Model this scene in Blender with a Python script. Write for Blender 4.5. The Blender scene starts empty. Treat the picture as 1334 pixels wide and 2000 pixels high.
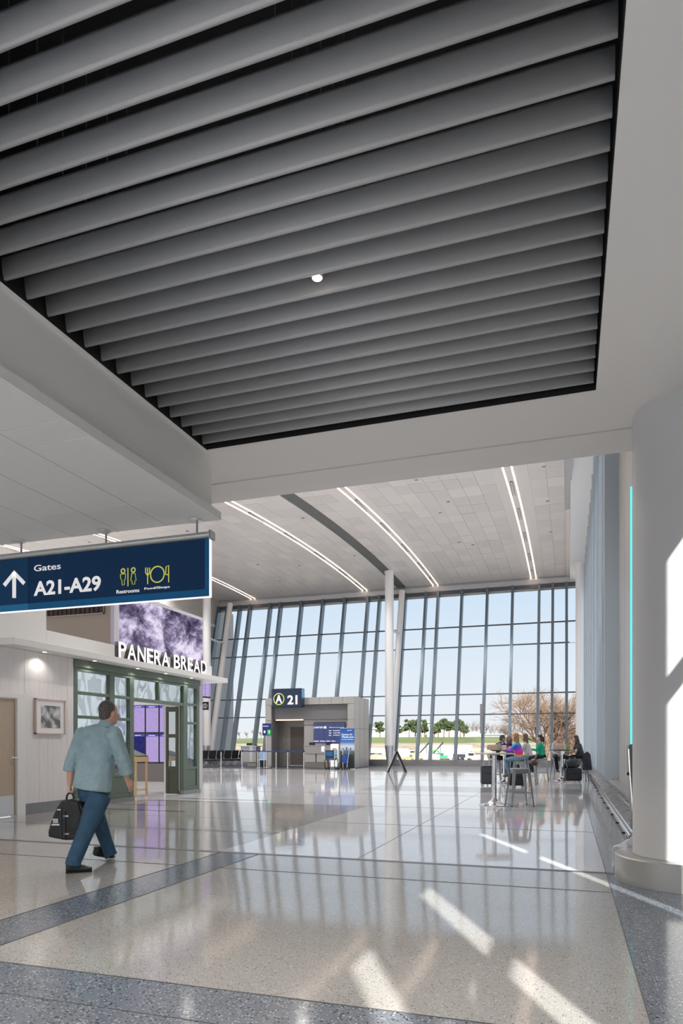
import bpy, bmesh, math, random
from mathutils import Vector, Matrix
random.seed(7)
sc = bpy.context.scene
COL = sc.collection
# ------------------------------------------------------------------ camera (level, shifted lens, eye 1.25 m)
FP, U0, V0, H = 1333.0, 667.0, 1455.0, 1.25
TH = math.atan(443 / 1333.0); S, C = math.sin(TH), math.cos(TH)
cam = bpy.data.cameras.new('camera'); cam_o = bpy.data.objects.new('camera', cam); COL.objects.link(cam_o)
cam_o.location = (0, 0, H); cam_o.rotation_euler = (math.pi / 2, 0, TH)
cam.sensor_fit = 'VERTICAL'; cam.sensor_height = 36; cam.lens = 36 * FP / 2000; cam.shift_y = 0.2275
cam.clip_start = 0.05; cam.clip_end = 3000
sc.camera = cam_o
# ------------------------------------------------------------------ exposure, sky, sun
sc.view_settings.view_transform = 'Standard'; sc.view_settings.look = 'None'
sc.view_settings.gamma = 1.0; sc.view_settings.use_curve_mapping = False
sc.view_settings.exposure = 1.0
W = bpy.data.worlds.new('sky'); sc.world = W; W.use_nodes = True
nt = W.node_tree; nt.nodes.clear()
wo = nt.nodes.new('ShaderNodeOutputWorld'); bg = nt.nodes.new('ShaderNodeBackground')
tc = nt.nodes.new('ShaderNodeTexCoord'); sx = nt.nodes.new('ShaderNodeSeparateXYZ'); cr = nt.nodes.new('ShaderNodeValToRGB')
nt.links.new(tc.outputs['Generated'], sx.inputs[0]); nt.links.new(sx.outputs['Z'], cr.inputs[0])
nt.links.new(cr.outputs[0], bg.inputs[0]); nt.links.new(bg.outputs[0], wo.inputs[0])
el = cr.color_ramp.elements
el[0].position = 0.0; el[0].color = (0.90, 0.91, 0.93, 1)
el[1].position = 0.25; el[1].color = (0.63, 0.78, 0.96, 1)
for p, c in ((0.06, (0.86, 0.90, 0.95, 1)), (0.6, (0.50, 0.68, 0.93, 1))):
    e = el.new(p); e.color = c
bg.inputs[1].default_value = 0.50
sun = bpy.data.lights.new('sun', 'SUN'); sun.energy = 6.3; sun.angle = math.radians(0.6); sun.color = (1.0, 0.95, 0.87)
sun_o = bpy.data.objects.new('sun', sun); COL.objects.link(sun_o)
SUNV = Vector((0.431, -0.902, 0.623)).normalized()      # towards the sun
sun_o.rotation_euler = SUNV.to_track_quat('Z', 'Y').to_euler(); sun_o.location = (20, -40, 30)

# ------------------------------------------------------------------ real coordinates from the surveyed photograph
def d_y(u, y): return y / (C + (u - U0) / FP * S)
def d_x(u, x): return x / (-S + (u - U0) / FP * C)
def wx(u, d): return d * (-S + (u - U0) / FP * C)
def wy(u, d): return d * (C + (u - U0) / FP * S)
def wz(v, d): return H + (V0 - v) * d / FP
def aty(u, v, y): d = d_y(u, y); return Vector((wx(u, d), y, wz(v, d)))
def atx(u, v, x): d = d_x(u, x); return Vector((x, wy(u, d), wz(v, d)))
def atd(u, v, d): return Vector((wx(u, d), wy(u, d), wz(v, d)))
def cf(a, b): return Vector((a * C - b * S, a * S + b * C, 0))     # offset right a, away b

# ------------------------------------------------------------------ materials
MATS = {}
def mat(name, col=(.8, .8, .8), rough=.5, metal=0.0, spec=.5, emit=None, estr=0, noise=None, bump=None, stretch=None, alpha=None):
    if name in MATS: return MATS[name]
    m = bpy.data.materials.new(name); m.use_nodes = True; N = m.node_tree.nodes; L = m.node_tree.links
    b = N['Principled BSDF']
    b.inputs['Base Color'].default_value = (*col, 1); b.inputs['Roughness'].default_value = rough
    b.inputs['Metallic'].default_value = metal; b.inputs['Specular IOR Level'].default_value = spec
    if emit: b.inputs['Emission Color'].default_value = (*emit, 1); b.inputs['Emission Strength'].default_value = estr * .5
    if noise:      # (scale, amount): small colour variation
        t = N.new('ShaderNodeTexCoord'); n = N.new('ShaderNodeTexNoise'); n.inputs['Scale'].default_value = noise[0]; n.inputs['Detail'].default_value = 4
        mp = N.new('ShaderNodeMapping'); L.new(t.outputs['Object'], mp.inputs[0]); L.new(mp.outputs[0], n.inputs['Vector'])
        if stretch: mp.inputs['Scale'].default_value = stretch
        r = N.new('ShaderNodeValToRGB'); a = noise[1]
        r.color_ramp.elements[0].position = .3; r.color_ramp.elements[1].position = .7
        r.color_ramp.elements[0].color = (*[max(0, c * (1 - a)) for c in col], 1); r.color_ramp.elements[1].color = (*[min(1, c * (1 + a)) for c in col], 1)
        L.new(n.outputs['Fac'], r.inputs[0]); L.new(r.outputs[0], b.inputs['Base Color'])
    if bump:
        t2 = N.new('ShaderNodeTexCoord'); n2 = N.new('ShaderNodeTexNoise'); n2.inputs['Scale'].default_value = bump[0]
        bp = N.new('ShaderNodeBump'); bp.inputs['Strength'].default_value = bump[1]; bp.inputs['Distance'].default_value = bump[2] if len(bump) > 2 else .01
        L.new(t2.outputs['Object'], n2.inputs['Vector']); L.new(n2.outputs['Fac'], bp.inputs['Height']); L.new(bp.outputs[0], b.inputs['Normal'])
    MATS[name] = m; return m

def glass_mat(name, tint=(.93, .97, .98), refl=.12, rough=0.0, wave=None):
    m = bpy.data.materials.new(name); m.use_nodes = True; N = m.node_tree.nodes; L = m.node_tree.links; N.clear()
    o = N.new('ShaderNodeOutputMaterial'); mx = N.new('ShaderNodeMixShader'); t = N.new('ShaderNodeBsdfTransparent'); g = N.new('ShaderNodeBsdfGlossy')
    t.inputs[0].default_value = (*tint, 1); g.inputs['Roughness'].default_value = rough
    lw = N.new('ShaderNodeLayerWeight'); lw.inputs['Blend'].default_value = .5; fr = N.new('ShaderNodeMath'); fr.operation = 'POWER'; fr.inputs[1].default_value = 5; L.new(lw.outputs['Facing'], fr.inputs[0])
    mt = N.new('ShaderNodeMath'); mt.operation = 'ADD'; mt.inputs[1].default_value = refl; mt.use_clamp = True
    L.new(fr.outputs[0], mt.inputs[0]); L.new(mt.outputs[0], mx.inputs[0]); L.new(t.outputs[0], mx.inputs[1]); L.new(g.outputs[0], mx.inputs[2]); L.new(mx.outputs[0], o.inputs[0])
    if wave:
        tc_ = N.new('ShaderNodeTexCoord'); n = N.new('ShaderNodeTexNoise'); n.inputs['Scale'].default_value = wave[0]
        bp = N.new('ShaderNodeBump'); bp.inputs['Strength'].default_value = wave[1]; bp.inputs['Distance'].default_value = .05
        L.new(tc_.outputs['Object'], n.inputs['Vector']); L.new(n.outputs['Fac'], bp.inputs['Height']); L.new(bp.outputs[0], g.inputs['Normal'])
    MATS[name] = m; return m

def terrazzo(name, base, dark, light, dens, rough=.1, scale=55, spec=.5):
    m = bpy.data.materials.new(name); m.use_nodes = True; N = m.node_tree.nodes; L = m.node_tree.links; b = N['Principled BSDF']
    t = N.new('ShaderNodeTexCoord')
    cur = None
    big = N.new('ShaderNodeTexNoise'); big.inputs['Scale'].default_value = 1.3; L.new(t.outputs['Object'], big.inputs['Vector'])
    r0 = N.new('ShaderNodeValToRGB'); L.new(big.outputs['Fac'], r0.inputs[0])
    r0.color_ramp.elements[0].color = (*[c * .96 for c in base], 1); r0.color_ramp.elements[1].color = (*[min(1, c * 1.04) for c in base], 1)
    cur = r0.outputs[0]
    for i, (colr, sc_, th, keep) in enumerate(((dark, scale, .33, dens), (light, scale * 1.3, .36, dens * .8), ([c * .45 for c in base], scale * 2.1, .36, dens * 1.1))):
        v = N.new('ShaderNodeTexVoronoi'); v.inputs['Scale'].default_value = sc_; L.new(t.outputs['Object'], v.inputs['Vector'])
        lt = N.new('ShaderNodeMath'); lt.operation = 'LESS_THAN'; lt.inputs[1].default_value = th; L.new(v.outputs['Distance'], lt.inputs[0])
        sp = N.new('ShaderNodeSeparateColor'); L.new(v.outputs['Color'], sp.inputs[0])
        l2 = N.new('ShaderNodeMath'); l2.operation = 'LESS_THAN'; l2.inputs[1].default_value = keep; L.new(sp.outputs[0], l2.inputs[0])
        ml = N.new('ShaderNodeMath'); ml.operation = 'MULTIPLY'; L.new(lt.outputs[0], ml.inputs[0]); L.new(l2.outputs[0], ml.inputs[1])
        mx = N.new('ShaderNodeMix'); mx.data_type = 'RGBA'; L.new(ml.outputs[0], mx.inputs['Factor']); L.new(cur, mx.inputs['A']); mx.inputs['B'].default_value = (*colr, 1)
        cur = mx.outputs['Result']
    L.new(cur, b.inputs['Base Color']); b.inputs['Roughness'].default_value = rough; b.inputs['Specular IOR Level'].default_value = spec
    n2 = N.new('ShaderNodeTexNoise'); n2.inputs['Scale'].default_value = 2.2; bp = N.new('ShaderNodeBump'); bp.inputs['Strength'].default_value = .06; bp.inputs['Distance'].default_value = .02
    L.new(t.outputs['Object'], n2.inputs['Vector']); L.new(n2.outputs['Fac'], bp.inputs['Height']); L.new(bp.outputs[0], b.inputs['Normal'])
    MATS[name] = m; return m

WHITE = mat('white_paint', (.80, .79, .775), .55, spec=.3)
CEILW = mat('ceiling_white', (.80, .78, .76), .6, spec=.3)
TILEW = mat('acoustic_tile', (.78, .775, .76), .85, spec=.1, bump=(180, .15, .004))
SLAT = mat('slat_grey', (.47, .47, .475), .5, metal=.15, noise=(300, .10))
BLACK = mat('plenum_black', (.006, .006, .007), .7)
HALLC = mat('hall_ceiling', (.73, .68, .65), .38, metal=.25, spec=.5)
def per_object_tone(m, amt):
    N = m.node_tree.nodes; L = m.node_tree.links; b = N['Principled BSDF']; oi = N.new('ShaderNodeObjectInfo'); r = N.new('ShaderNodeValToRGB'); c = b.inputs['Base Color'].default_value[:3]
    r.color_ramp.elements[0].color = (*[x * (1 - amt) for x in c], 1); r.color_ramp.elements[1].color = (*[min(1, x * (1 + amt)) for x in c], 1)
    L.new(oi.outputs['Random'], r.inputs[0]); L.new(r.outputs[0], b.inputs['Base Color'])
per_object_tone(HALLC, .07)
GREYM = mat('grey_metal', (.34, .35, .37), .35, metal=.7)
MULL = mat('mullion_grey', (.15, .20, .245), .32, metal=.5)
ALU = mat('aluminium', (.62, .63, .65), .3, metal=.8)
CHROME = mat('chrome', (.85, .86, .88), .08, metal=1.0)
COLW = mat('column_white', (.80, .80, .81), .42, spec=.4)
STEEL = mat('brushed_steel', (.60, .59, .57), .3, metal=.85)
GREEN = mat('sage_green', (.115, .155, .12), .45, noise=(30, .12))
DKGREEN = mat('dark_green', (.07, .075, .05), .5)
WOODW = mat('whitewashed_wood', (.78, .75, .745), .6, noise=(9, .05), stretch=(4, 4, .35))
DOORW = mat('pale_oak', (.50, .40, .30), .5, noise=(14, .13), stretch=(5, 5, .25))
OAK = mat('light_oak', (.62, .43, .22), .5, noise=(14, .12), stretch=(5, 5, .4))
GRAN = mat('grey_granite', (.23, .23, .24), .15, noise=(90, .3))
BROWN = mat('taupe_wall', (.27, .225, .19), .7)
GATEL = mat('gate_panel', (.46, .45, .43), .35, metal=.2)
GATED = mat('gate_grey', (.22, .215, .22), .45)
GDOOR = mat('brown_door', (.12, .10, .09), .5)
CARPET = mat('charcoal_carpet', (.045, .05, .06), .55, noise=(40, .3))
BLK = mat('black_plastic', (.015, .015, .018), .4)
FABB = mat('black_fabric', (.02, .02, .024), .8, noise=(60, .3))
NAVY = mat('navy_sign', (.002, .036, .115), .55, spec=.25)
BLUE = mat('blue_strip', (.002, .13, .33), .5, spec=.3)
WTXT = mat('sign_white', (.85, .85, .86), .5, emit=(1, .99, 1), estr=.35)
YTXT = mat('sign_yellow', (.75, .75, .12), .5, emit=(.9, .9, .2), estr=.2)
LETTER = mat('lit_letter_face', (.9, .88, .9), .4, emit=(1, .97, 1), estr=1.0)
LSIDE = mat('letter_side', (.07, .065, .075), .5)
LED = mat('led_strip', (1, .9, .8), .5, emit=(1, .74, .58), estr=5)
LAMP = mat('lamp_disc', (1, .9, .8), .5, emit=(1, .80, .52), estr=30)
LAMPW = mat('lamp_small', (1, .95, .9), .5, emit=(1, .88, .72), estr=6)
CYAN = mat('cyan_led', (.1, .9, .9), .5, emit=(.09, .85, .80), estr=1.1)
RUBBER = mat('rubber', (.02, .02, .02), .7)
PAPER = mat('kraft_paper', (.42, .30, .20), .8, noise=(30, .2))
GUNM = mat('gunmetal', (.27, .285, .30), .25, metal=.9)
GLASS = glass_mat('window_glass', (.97, .985, .99), .0)
SGLASS = glass_mat('store_glass', (.80, .86, .86), .42, wave=(1.1, .22))
BEIGE_T = terrazzo('terrazzo_beige', (.385, .375, .362), (.10, .09, .08), (.70, .68, .66), .20, rough=.085, scale=80, spec=.65)
BLUE_T = terrazzo('terrazzo_bluegrey', (.155, .18, .22), (.015, .018, .025), (.40, .43, .48), .46, rough=.12, scale=50)
HALL_T = terrazzo('terrazzo_hall', (.66, .67, .70), (.3, .3, .3), (.75, .75, .76), .2, rough=.055, scale=90, spec=.85)
GREY_T = terrazzo('terrazzo_grey', (.36, .37, .39), (.05, .05, .06), (.65, .66, .68), .4, rough=.10, scale=75)

# ------------------------------------------------------------------ mesh helpers
def prop(o, label=None, cat=None, group=None, kind=None):
    if label: o['label'] = label
    if cat: o['category'] = cat
    if group: o['group'] = group
    if kind: o['kind'] = kind
    return o
def empty(name, loc=(0, 0, 0), label=None, cat=None, group=None, kind=None, rz=0):
    o = bpy.data.objects.new(name, None); COL.objects.link(o); o.location = loc; o.rotation_euler[2] = rz
    o.empty_display_size = .2
    return prop(o, label, cat, group, kind)
def origin(o):
    p = Vector((0, 0, 0))
    while o is not None: p += o.location; o = o.parent
    return p
class MB:
    def __init__(s): s.v = []; s.f = []
    def add(s, vs, fs):
        n = len(s.v); s.v += [tuple(p) for p in vs]; s.f += [tuple(i + n for i in f) for f in fs]; return s
    def box(s, x0, x1, y0, y1, z0, z1):
        if x0 > x1: x0, x1 = x1, x0
        if y0 > y1: y0, y1 = y1, y0
        if z0 > z1: z0, z1 = z1, z0
        return s.add([(x0, y0, z0), (x1, y0, z0), (x1, y1, z0), (x0, y1, z0), (x0, y0, z1), (x1, y0, z1), (x1, y1, z1), (x0, y1, z1)],
                     [(0, 3, 2, 1), (4, 5, 6, 7), (0, 1, 5, 4), (1, 2, 6, 5), (2, 3, 7, 6), (3, 0, 4, 7)])
    def cbox(s, c, sz): return s.box(c[0] - sz[0] / 2, c[0] + sz[0] / 2, c[1] - sz[1] / 2, c[1] + sz[1] / 2, c[2] - sz[2] / 2, c[2] + sz[2] / 2)
    def prism(s, poly, off):       # poly: list of 3D pts (planar), off: extrusion vector
        n = len(poly); a = [Vector(p) for p in poly]; b = [p + Vector(off) for p in a]
        fs = [tuple(range(n))[::-1], tuple(range(n, 2 * n))] + [(i, (i + 1) % n, (i + 1) % n + n, i + n) for i in range(n)]
        return s.add(a + b, fs)
    def sweep(s, pts, rad, n=12, side=None, cap=True):     # rad: number or (a,b) per point
        pts = [Vector(p) for p in pts]; k = len(pts)
        if not isinstance(rad, (list,)): rad = [rad] * k
        rad = [(r, r) if not isinstance(r, (tuple, list)) else r for r in rad]
        vs = []; ref = None
        for i, p in enumerate(pts):
            t = (pts[min(i + 1, k - 1)] - pts[max(i - 1, 0)])
            t = t.normalized() if t.length > 1e-9 else Vector((0, 0, 1))
            sd = Vector(side) if side is not None else (ref if ref is not None else (Vector((1, 0, 0)) if abs(t.x) < .9 else Vector((0, 1, 0))))
            a = (sd - t * sd.dot(t)); a = a.normalized() if a.length > 1e-6 else t.orthogonal().normalized()
            ref = a; b = t.cross(a)
            for j in range(n):
                an = 2 * math.pi * j / n
                vs.append(p + a * (rad[i][0] * math.cos(an)) + b * (rad[i][1] * math.sin(an)))
        fs = []
        for i in range(k - 1):
            for j in range(n):
                fs.append((i * n + j, i * n + (j + 1) % n, (i + 1) * n + (j + 1) % n, (i + 1) * n + j))
        if cap: fs.append(tuple(range(n))[::-1]); fs.append(tuple((k - 1) * n + j for j in range(n)))
        return s.add(vs, fs)
    def lathe(s, c, prof, n=32, a0=0, a1=None):
        vs = []; 
        for r, z in prof:
            for j in range(n):
                an = 2 * math.pi * j / n; vs.append((c[0] + r * math.cos(an), c[1] + r * math.sin(an), c[2] + z))
        fs = [(i * n + j, i * n + (j + 1) % n, (i + 1) * n + (j + 1) % n, (i + 1) * n + j) for i in range(len(prof) - 1) for j in range(n)]
        fs += [tuple(range(n))[::-1], tuple((len(prof) - 1) * n + j for j in range(n))]
        return s.add(vs, fs)
    def ell(s, c, r, n=14, m=9, rot=None):
        c = Vector(c); vs = []; R = rot if rot is not None else Matrix.Identity(3)
        for i in range(1, m):
            ph = math.pi * i / m
            for j in range(n):
                an = 2 * math.pi * j / n
                vs.append(c + R @ Vector((r[0] * math.sin(ph) * math.cos(an), r[1] * math.sin(ph) * math.sin(an), -r[2] * math.cos(ph))))
        vs.append(c + R @ Vector((0, 0, -r[2]))); vs.append(c + R @ Vector((0, 0, r[2]))); b = len(vs) - 2
        fs = [(i * n + j, i * n + (j + 1) % n, (i + 1) * n + (j + 1) % n, (i + 1) * n + j) for i in range(m - 2) for j in range(n)]
        fs += [(b, (j + 1) % n, j) for j in range(n)] + [(b + 1, (m - 2) * n + j, (m - 2) * n + (j + 1) % n) for j in range(n)]
        return s.add(vs, fs)
    def mesh(s, name, m, org=Vector((0, 0, 0)), smooth=False):
        me = bpy.data.meshes.new(name); me.from_pydata([tuple(Vector(p) - org) for p in s.v], [], s.f); me.materials.append(m)
        if smooth:
            me.polygons.foreach_set('use_smooth', [True] * len(me.polygons))
        me.update(); return me
    def build(s, name, m, parent=None, label=None, cat=None, group=None, kind=None, smooth=False, bevel=0, org=None):
        if parent is None and org is None: org = Vector((0, 0, 0))
        o_ = origin(parent) if parent is not None else Vector(org)
        me = s.mesh(name, m, o_, smooth)
        bm = bmesh.new(); bm.from_mesh(me); bmesh.ops.recalc_face_normals(bm, faces=bm.faces)
        if smooth:
            for e in bm.edges:
                if len(e.link_faces) == 2 and e.calc_face_angle(0) > .7: e.smooth = False
        if bevel: bmesh.ops.bevel(bm, geom=[e for e in bm.edges], offset=bevel, segments=1 if bevel < .01 else 2, affect='EDGES', clamp_overlap=True)
        bm.to_mesh(me); bm.free()
        o = bpy.data.objects.new(name, me); COL.objects.link(o)
        if parent is not None: o.parent = parent
        else: o.location = o_
        return prop(o, label, cat, group, kind)
def part(name, m, parent, *boxes, **kw):
    b = MB()
    for q in boxes: b.box(*q)
    return b.build(name, m, parent, **kw)
def copy_tree(o, parent=None, first=True):
    c = o.copy(); COL.objects.link(c); c.parent = parent
    for ch in list(o.children): copy_tree(ch, c, False)
    return c
def dup(o, loc, rz=0, label=None, **kw):
    c = copy_tree(o); c.location = loc; c.rotation_euler[2] = rz; return prop(c, label, **kw)

_dg = None
def text(body, parent, m, w, h, org, xdir, depth=.004, name='lettering', off=0.0, zdir=(0, 0, 1), font_shear=0, keep=False):
    """flat lettering whose lower-left corner is org, running along xdir, scaled to w x h"""
    cu = bpy.data.curves.new('t', 'FONT'); cu.body = body; cu.offset = off; cu.extrude = .5; cu.resolution_u = 3; cu.shear = font_shear
    to = bpy.data.objects.new('t', cu); COL.objects.link(to); dg = bpy.context.evaluated_depsgraph_get()
    me = bpy.data.meshes.new_from_object(to.evaluated_get(dg)); bpy.data.objects.remove(to); bpy.data.curves.remove(cu)
    xs = [v.co.x for v in me.vertices]; ys = [v.co.y for v in me.vertices]
    x0, x1, y0, y1 = min(xs), max(xs), min(ys), max(ys)
    X = Vector(xdir).normalized(); Z = Vector(zdir); Nn = X.cross(Z)
    sxx = w / max(1e-6, x1 - x0); sy = h / max(1e-6, y1 - y0)
    o_ = origin(parent) if parent is not None else Vector((0, 0, 0))
    for v in me.vertices:
        c = v.co.copy(); v.co = Vector(org) + X * ((c.x - x0) * sxx) + Z * ((c.y - y0) * sy) + Nn * ((c.z + .5) * depth) - o_
    me.materials.clear(); me.materials.append(m)
    o = bpy.data.objects.new(name, me); COL.objects.link(o)
    if parent is not None: o.parent = parent
    return o
# ================================================================== THE SETTING
# ---- floor
floor = empty('floor', (0, 0, 0), kind='structure')
part('floor_slab', BEIGE_T, floor, (-30, 8, -45, 44, -.3, 0))
T1 = .0012
part('terrazzo_field', BLUE_T, floor, (-9.2, 8, -6, 3.11, 0, T1))
part('terrazzo_field', BLUE_T, floor, (.35, 2.2, 3.112, 7.09, 0, T1))
part('terrazzo_field', BLUE_T, floor, (-3.84, -3.36, 3.112, 7.09, 0, T1))
part('terrazzo_field', HALL_T, floor, (-30, .345, 7.16, 40.3, 0, T1))
part('terrazzo_field', GREY_T, floor, (.355, 1.1, 7.16, 40.3, 0, T1))
part('terrazzo_field', GREY_T, floor, (-5.5, .345, 18.2, 20.4, T1, 2 * T1))
part('carpet', CARPET, floor, (-24, -10.6, 32.6, 40, T1, .008))
part('terrazzo_field', BEIGE_T, floor, (-9.2, -3.9, 7.165, 13.4, T1, 2 * T1))
JNT = mat('joint_metal', (.20, .195, .20), .3, metal=.6)
for x0, x1, y0, y1 in ((-9.2, .42, 7.09, 7.105), (-9.2, .42, 7.145, 7.16), (-9.2, .42, 7.105, 7.145)):
    part('joint_strip', JNT if y1 - y0 < .03 else mat('joint_rubber', (.09, .085, .09), .4), floor, (x0, x1, y0, y1, 0, .004))
DKB = mat('dark_inlay', (.045, .045, .05), .12)
for x0, x1, y in ((-9.1, -7.9, 12.2), (-9.2, -6.8, 11.2), (-9.1, -7.0, 13.3), (-8.6, -6.4, 14.0)):
    part('inlay_strip', DKB, floor, (x0, x1, y - .05, y + .05, 2 * T1, 3 * T1))
part('inlay_strip', GRAN, floor, (-8.7, -3.9, 8.75, 8.95, 2 * T1, 3 * T1))
DIV = mat('divider_strip', (.16, .155, .15), .3, metal=.6)
for x0, x1, y0, y1 in ((-9.2, .35, 3.108, 3.114), (.347, .353, -6, 40), (-3.843, -3.837, 3.11, 7.09), (-3.363, -3.357, 3.11, 7.09), (-9.2, 2.2, 2.72, 2.724),
                       (-3.36, .35, 6.2, 6.203), (-9.2, -3.84, 6.2, 6.203), (-2.2, -2.196, 7.16, 40)):
    part('divider_strip', DIV, floor, (x0, x1, y0, y1, 0, 3 * T1 + .0004))
for y in (10.4, 13.4, 16.8, 24, 28):
    part('divider_strip', DIV, floor, (-9.0 if y < 14 else -20, .35, y, y + .006, 0, 3 * T1))

# ---- near ceiling with the louvred opening (x -3.55..0.226, y -3..6.26)
YBK = -5.5; ZC = 4.30; OX0, OX1, OY1, OY0 = -3.55, .226, 6.26, -2.6
ceil = empty('ceiling', (0, 0, ZC), kind='structure')
CT = .5
part('soffit', CEILW, ceil, (-3.58, 1.72, OY1, 7.09, ZC, ZC + CT), (-5, -3.58, 6.42, 7.09, ZC, ZC + CT))
part('soffit', CEILW, ceil, (OX1, 1.72, YBK, OY1, ZC, ZC + CT))
part('soffit', CEILW, ceil, (-3.58, OX0, OY0, OY1, ZC, ZC + CT))
part('soffit', CEILW, ceil, (-3.58, OX1, YBK, OY0, ZC, ZC + CT))
part('soffit', CEILW, ceil, (-5, 1.72, 7.125, 7.50, ZC, ZC + CT))
part('shadow_gap', mat('gap_grey', (.45, .45, .48), .6), ceil, (-5, 1.72, 7.09, 7.125, ZC + .02, ZC + CT))
part('plenum_wall', BLACK, ceil, (OX0, OX1, OY1 - .004, OY1 - .001, ZC + .003, ZC + 1.2), (OX0 + .001, OX0 + .004, OY0, OY1, ZC + .003, ZC + 1.2), (OX1 - .004, OX1 - .001, OY0, OY1, ZC + .003, ZC + 1.2), (OX0, OX1, OY0 + .001, OY0 + .004, ZC + .003, ZC + 1.2))
part('plenum_lid', BLACK, ceil, (-3.6, OX1 + .1, OY0, OY1 + .1, ZC + 1.2, ZC + 1.25))
# slats: curved blades, 0.198 m apart
b = MB(); prof = []
for i in range(9):
    t = i / 8; z = .140 * t; y = .022 * (1 - t) ** 2 * 1.0 - .012 * t * 0
    prof.append((y, z))
outer = [(y + .016, z) for y, z in prof][::-1]
poly = prof + outer
x0s, x1s = OX0 + .012, OX1 - .022
me_v = [(x0s, y, z) for y, z in poly] + [(x1s, y, z) for y, z in poly]; n_ = len(poly)
b.add(me_v, [tuple(range(n_))[::-1], tuple(range(n_, 2 * n_))] + [(i, (i + 1) % n_, (i + 1) % n_ + n_, i + n_) for i in range(n_)])
sl0 = None
ys = [6.163 - .1985 * k for k in range(43)]
for k, y in enumerate(ys):
    if y < OY0 + .1: break
    if sl0 is None:
        sl0 = b.build('ceiling_slat', SLAT, ceil, smooth=False, org=None)
        me = sl0.data
        for v in me.vertices: v.co += Vector((0, 0, ZC))      # undo parent offset, mesh kept local
        for p in me.polygons: p.use_smooth = len(p.vertices) == 4
        sl = sl0
    else: sl = sl0.copy(); COL.objects.link(sl)
    sl.location = (0, y - .03, .022)
# hanger wires
for x in (-2.75, -1.25):
    for k, y in enumerate(ys[12:24]):
        part('hanger_wire', ALU, ceil, (x, x + .003, y + .02, y + .023, ZC + .2, ZC + 1.2))
# ---- left bulkhead, lip and tiled lower ceiling
lowc = empty('ceiling', (0, 0, 3.6), kind='structure'); lowc.name = 'ceiling_low'
part('bulkhead_face', WHITE, lowc, (-3.75, -3.581, YBK, 6.42, 3.62, 4.8))
part('bulkhead_sun_block', WHITE, lowc, (-13, -3.751, 6.30, 6.42, 3.75, 12.5))  # unseen upper part, raised to keep sun off the store wall
part('lip', WHITE, lowc, (-3.75, -3.46, YBK, 6.40, 3.612, 3.695))
part('tile_backing', mat('tile_joint', (.42, .42, .41), .8), lowc, (-10.5, -3.755, YBK, 6.385, 3.625, 3.74))
TY = [6.38, 5.68, 4.345, 4.06, 2.725, 2.44, 1.105, -.23, -1.565, -2.9, -4.2, -5.49]
for i in range(9):
    xa = -3.475 - .61 * i
    for j in range(len(TY) - 1):
        if i > 8 or (j > 4 and i > 3): continue
        part('ceiling_tile', TILEW, lowc, (xa - .604, xa - .004 if i else xa - .01, TY[j + 1] + .004, TY[j] - .004, 3.606, 3.6245), bevel=.0015)
# ---- header wall over the opening edge, towards the high hall
part('wall_header', WHITE, None, (-10.5, 8, 7.505, 7.7, ZC + .01, 12.5), kind='structure')
part('wall_header_side', WHITE, None, (-30, -10.5, 7.505, 7.7, 5.2, 12.5), kind='structure')

# ---- hall ceiling: shallow vault of metal tiles
def zv(y): return 11.45 - (y - 38) ** 2 / 300.0
hc = empty('ceiling', (0, 20, 11), kind='structure'); hc.name = 'ceiling_hall'
bk = MB(); ysl = [7.7 + (43.4 - 7.7) * i / 24 for i in range(25)]
for i in range(24):
    a, c = ysl[i], ysl[i + 1]
    bk.add([(-34, a, zv(a) + .03), (.12, a, zv(a) + .03), (.12, c, zv(c) + .03), (-34, c, zv(c) + .03), (-34, a, zv(a) + .5), (.12, a, zv(a) + .5), (.12, c, zv(c) + .5), (-34, c, zv(c) + .5)],
           [(0, 1, 2, 3), (7, 6, 5, 4), (0, 4, 5, 1), (2, 6, 7, 3), (1, 5, 6, 2), (0, 3, 7, 4)])
bk.build('tile_backing', mat('hall_joint', (.50, .48, .47), .5, metal=.2), hc)
tiles = []
nx = 52; ny = 17
strips = (-2.0, -7.98, -12.65, -20.7, -26.2)
for j in range(ny + 12):
    ya = 43.0 - 1.22 * j; yb_ = ya - 1.22
    if yb_ < 8: break
    for i in range(56):
        xb = -.13 - .61 * i; xa = xb - .61
        if any(xa < s + .22 and xb > s - .22 for s in strips): continue
        if -10.55 < xa < -9.99 + .0: continue
        big = (yb_ > 20.5) and xa > -15 and (ya > 20)
        tiles.append((xa, xb, yb_, ya, big, j, i))
def hall_tile(mb, xa, xb, ya, yb_):
    r1, r2, r3, r4 = [random.uniform(-.0045, .0045) for _ in range(4)]
    z0, z1 = zv(ya), zv(yb_); g = .0035
    xa += g; xb -= g; ya += g; yb_ -= g; xm, ym = (xa + xb) / 2, (ya + yb_) / 2
    zm = (z0 + z1) / 2 - .010
    q = [(xa, ya, z0 + r1), (xb, ya, z0 + r2), (xb, yb_, z1 + r3), (xa, yb_, z1 + r4)]
    mb.add(q + [(xm, ym, zm)] + [(x, y, z + .028) for x, y, z in q], [(1, 0, 4), (2, 1, 4), (3, 2, 4), (0, 3, 4), (5, 6, 7, 8), (0, 1, 6, 5), (1, 2, 7, 6), (2, 3, 8, 7), (3, 0, 5, 8)])
def proj(x, y, z):
    f = -S * x + C * y; r = C * x + S * y; return U0 + FP * r / f, V0 - FP * (z - H) / f
vis = []
for t in tiles:
    u, v = proj((t[0] + t[1]) / 2, (t[2] + t[3]) / 2, zv(t[2]))
    in_ = 412 < u < 1120 and v > 868 + (1232 - u) * .127
    vis.append((0 if in_ else 1, t[2], -t[0], t))
vis.sort(key=lambda q: q[:3])
rest = MB()
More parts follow.
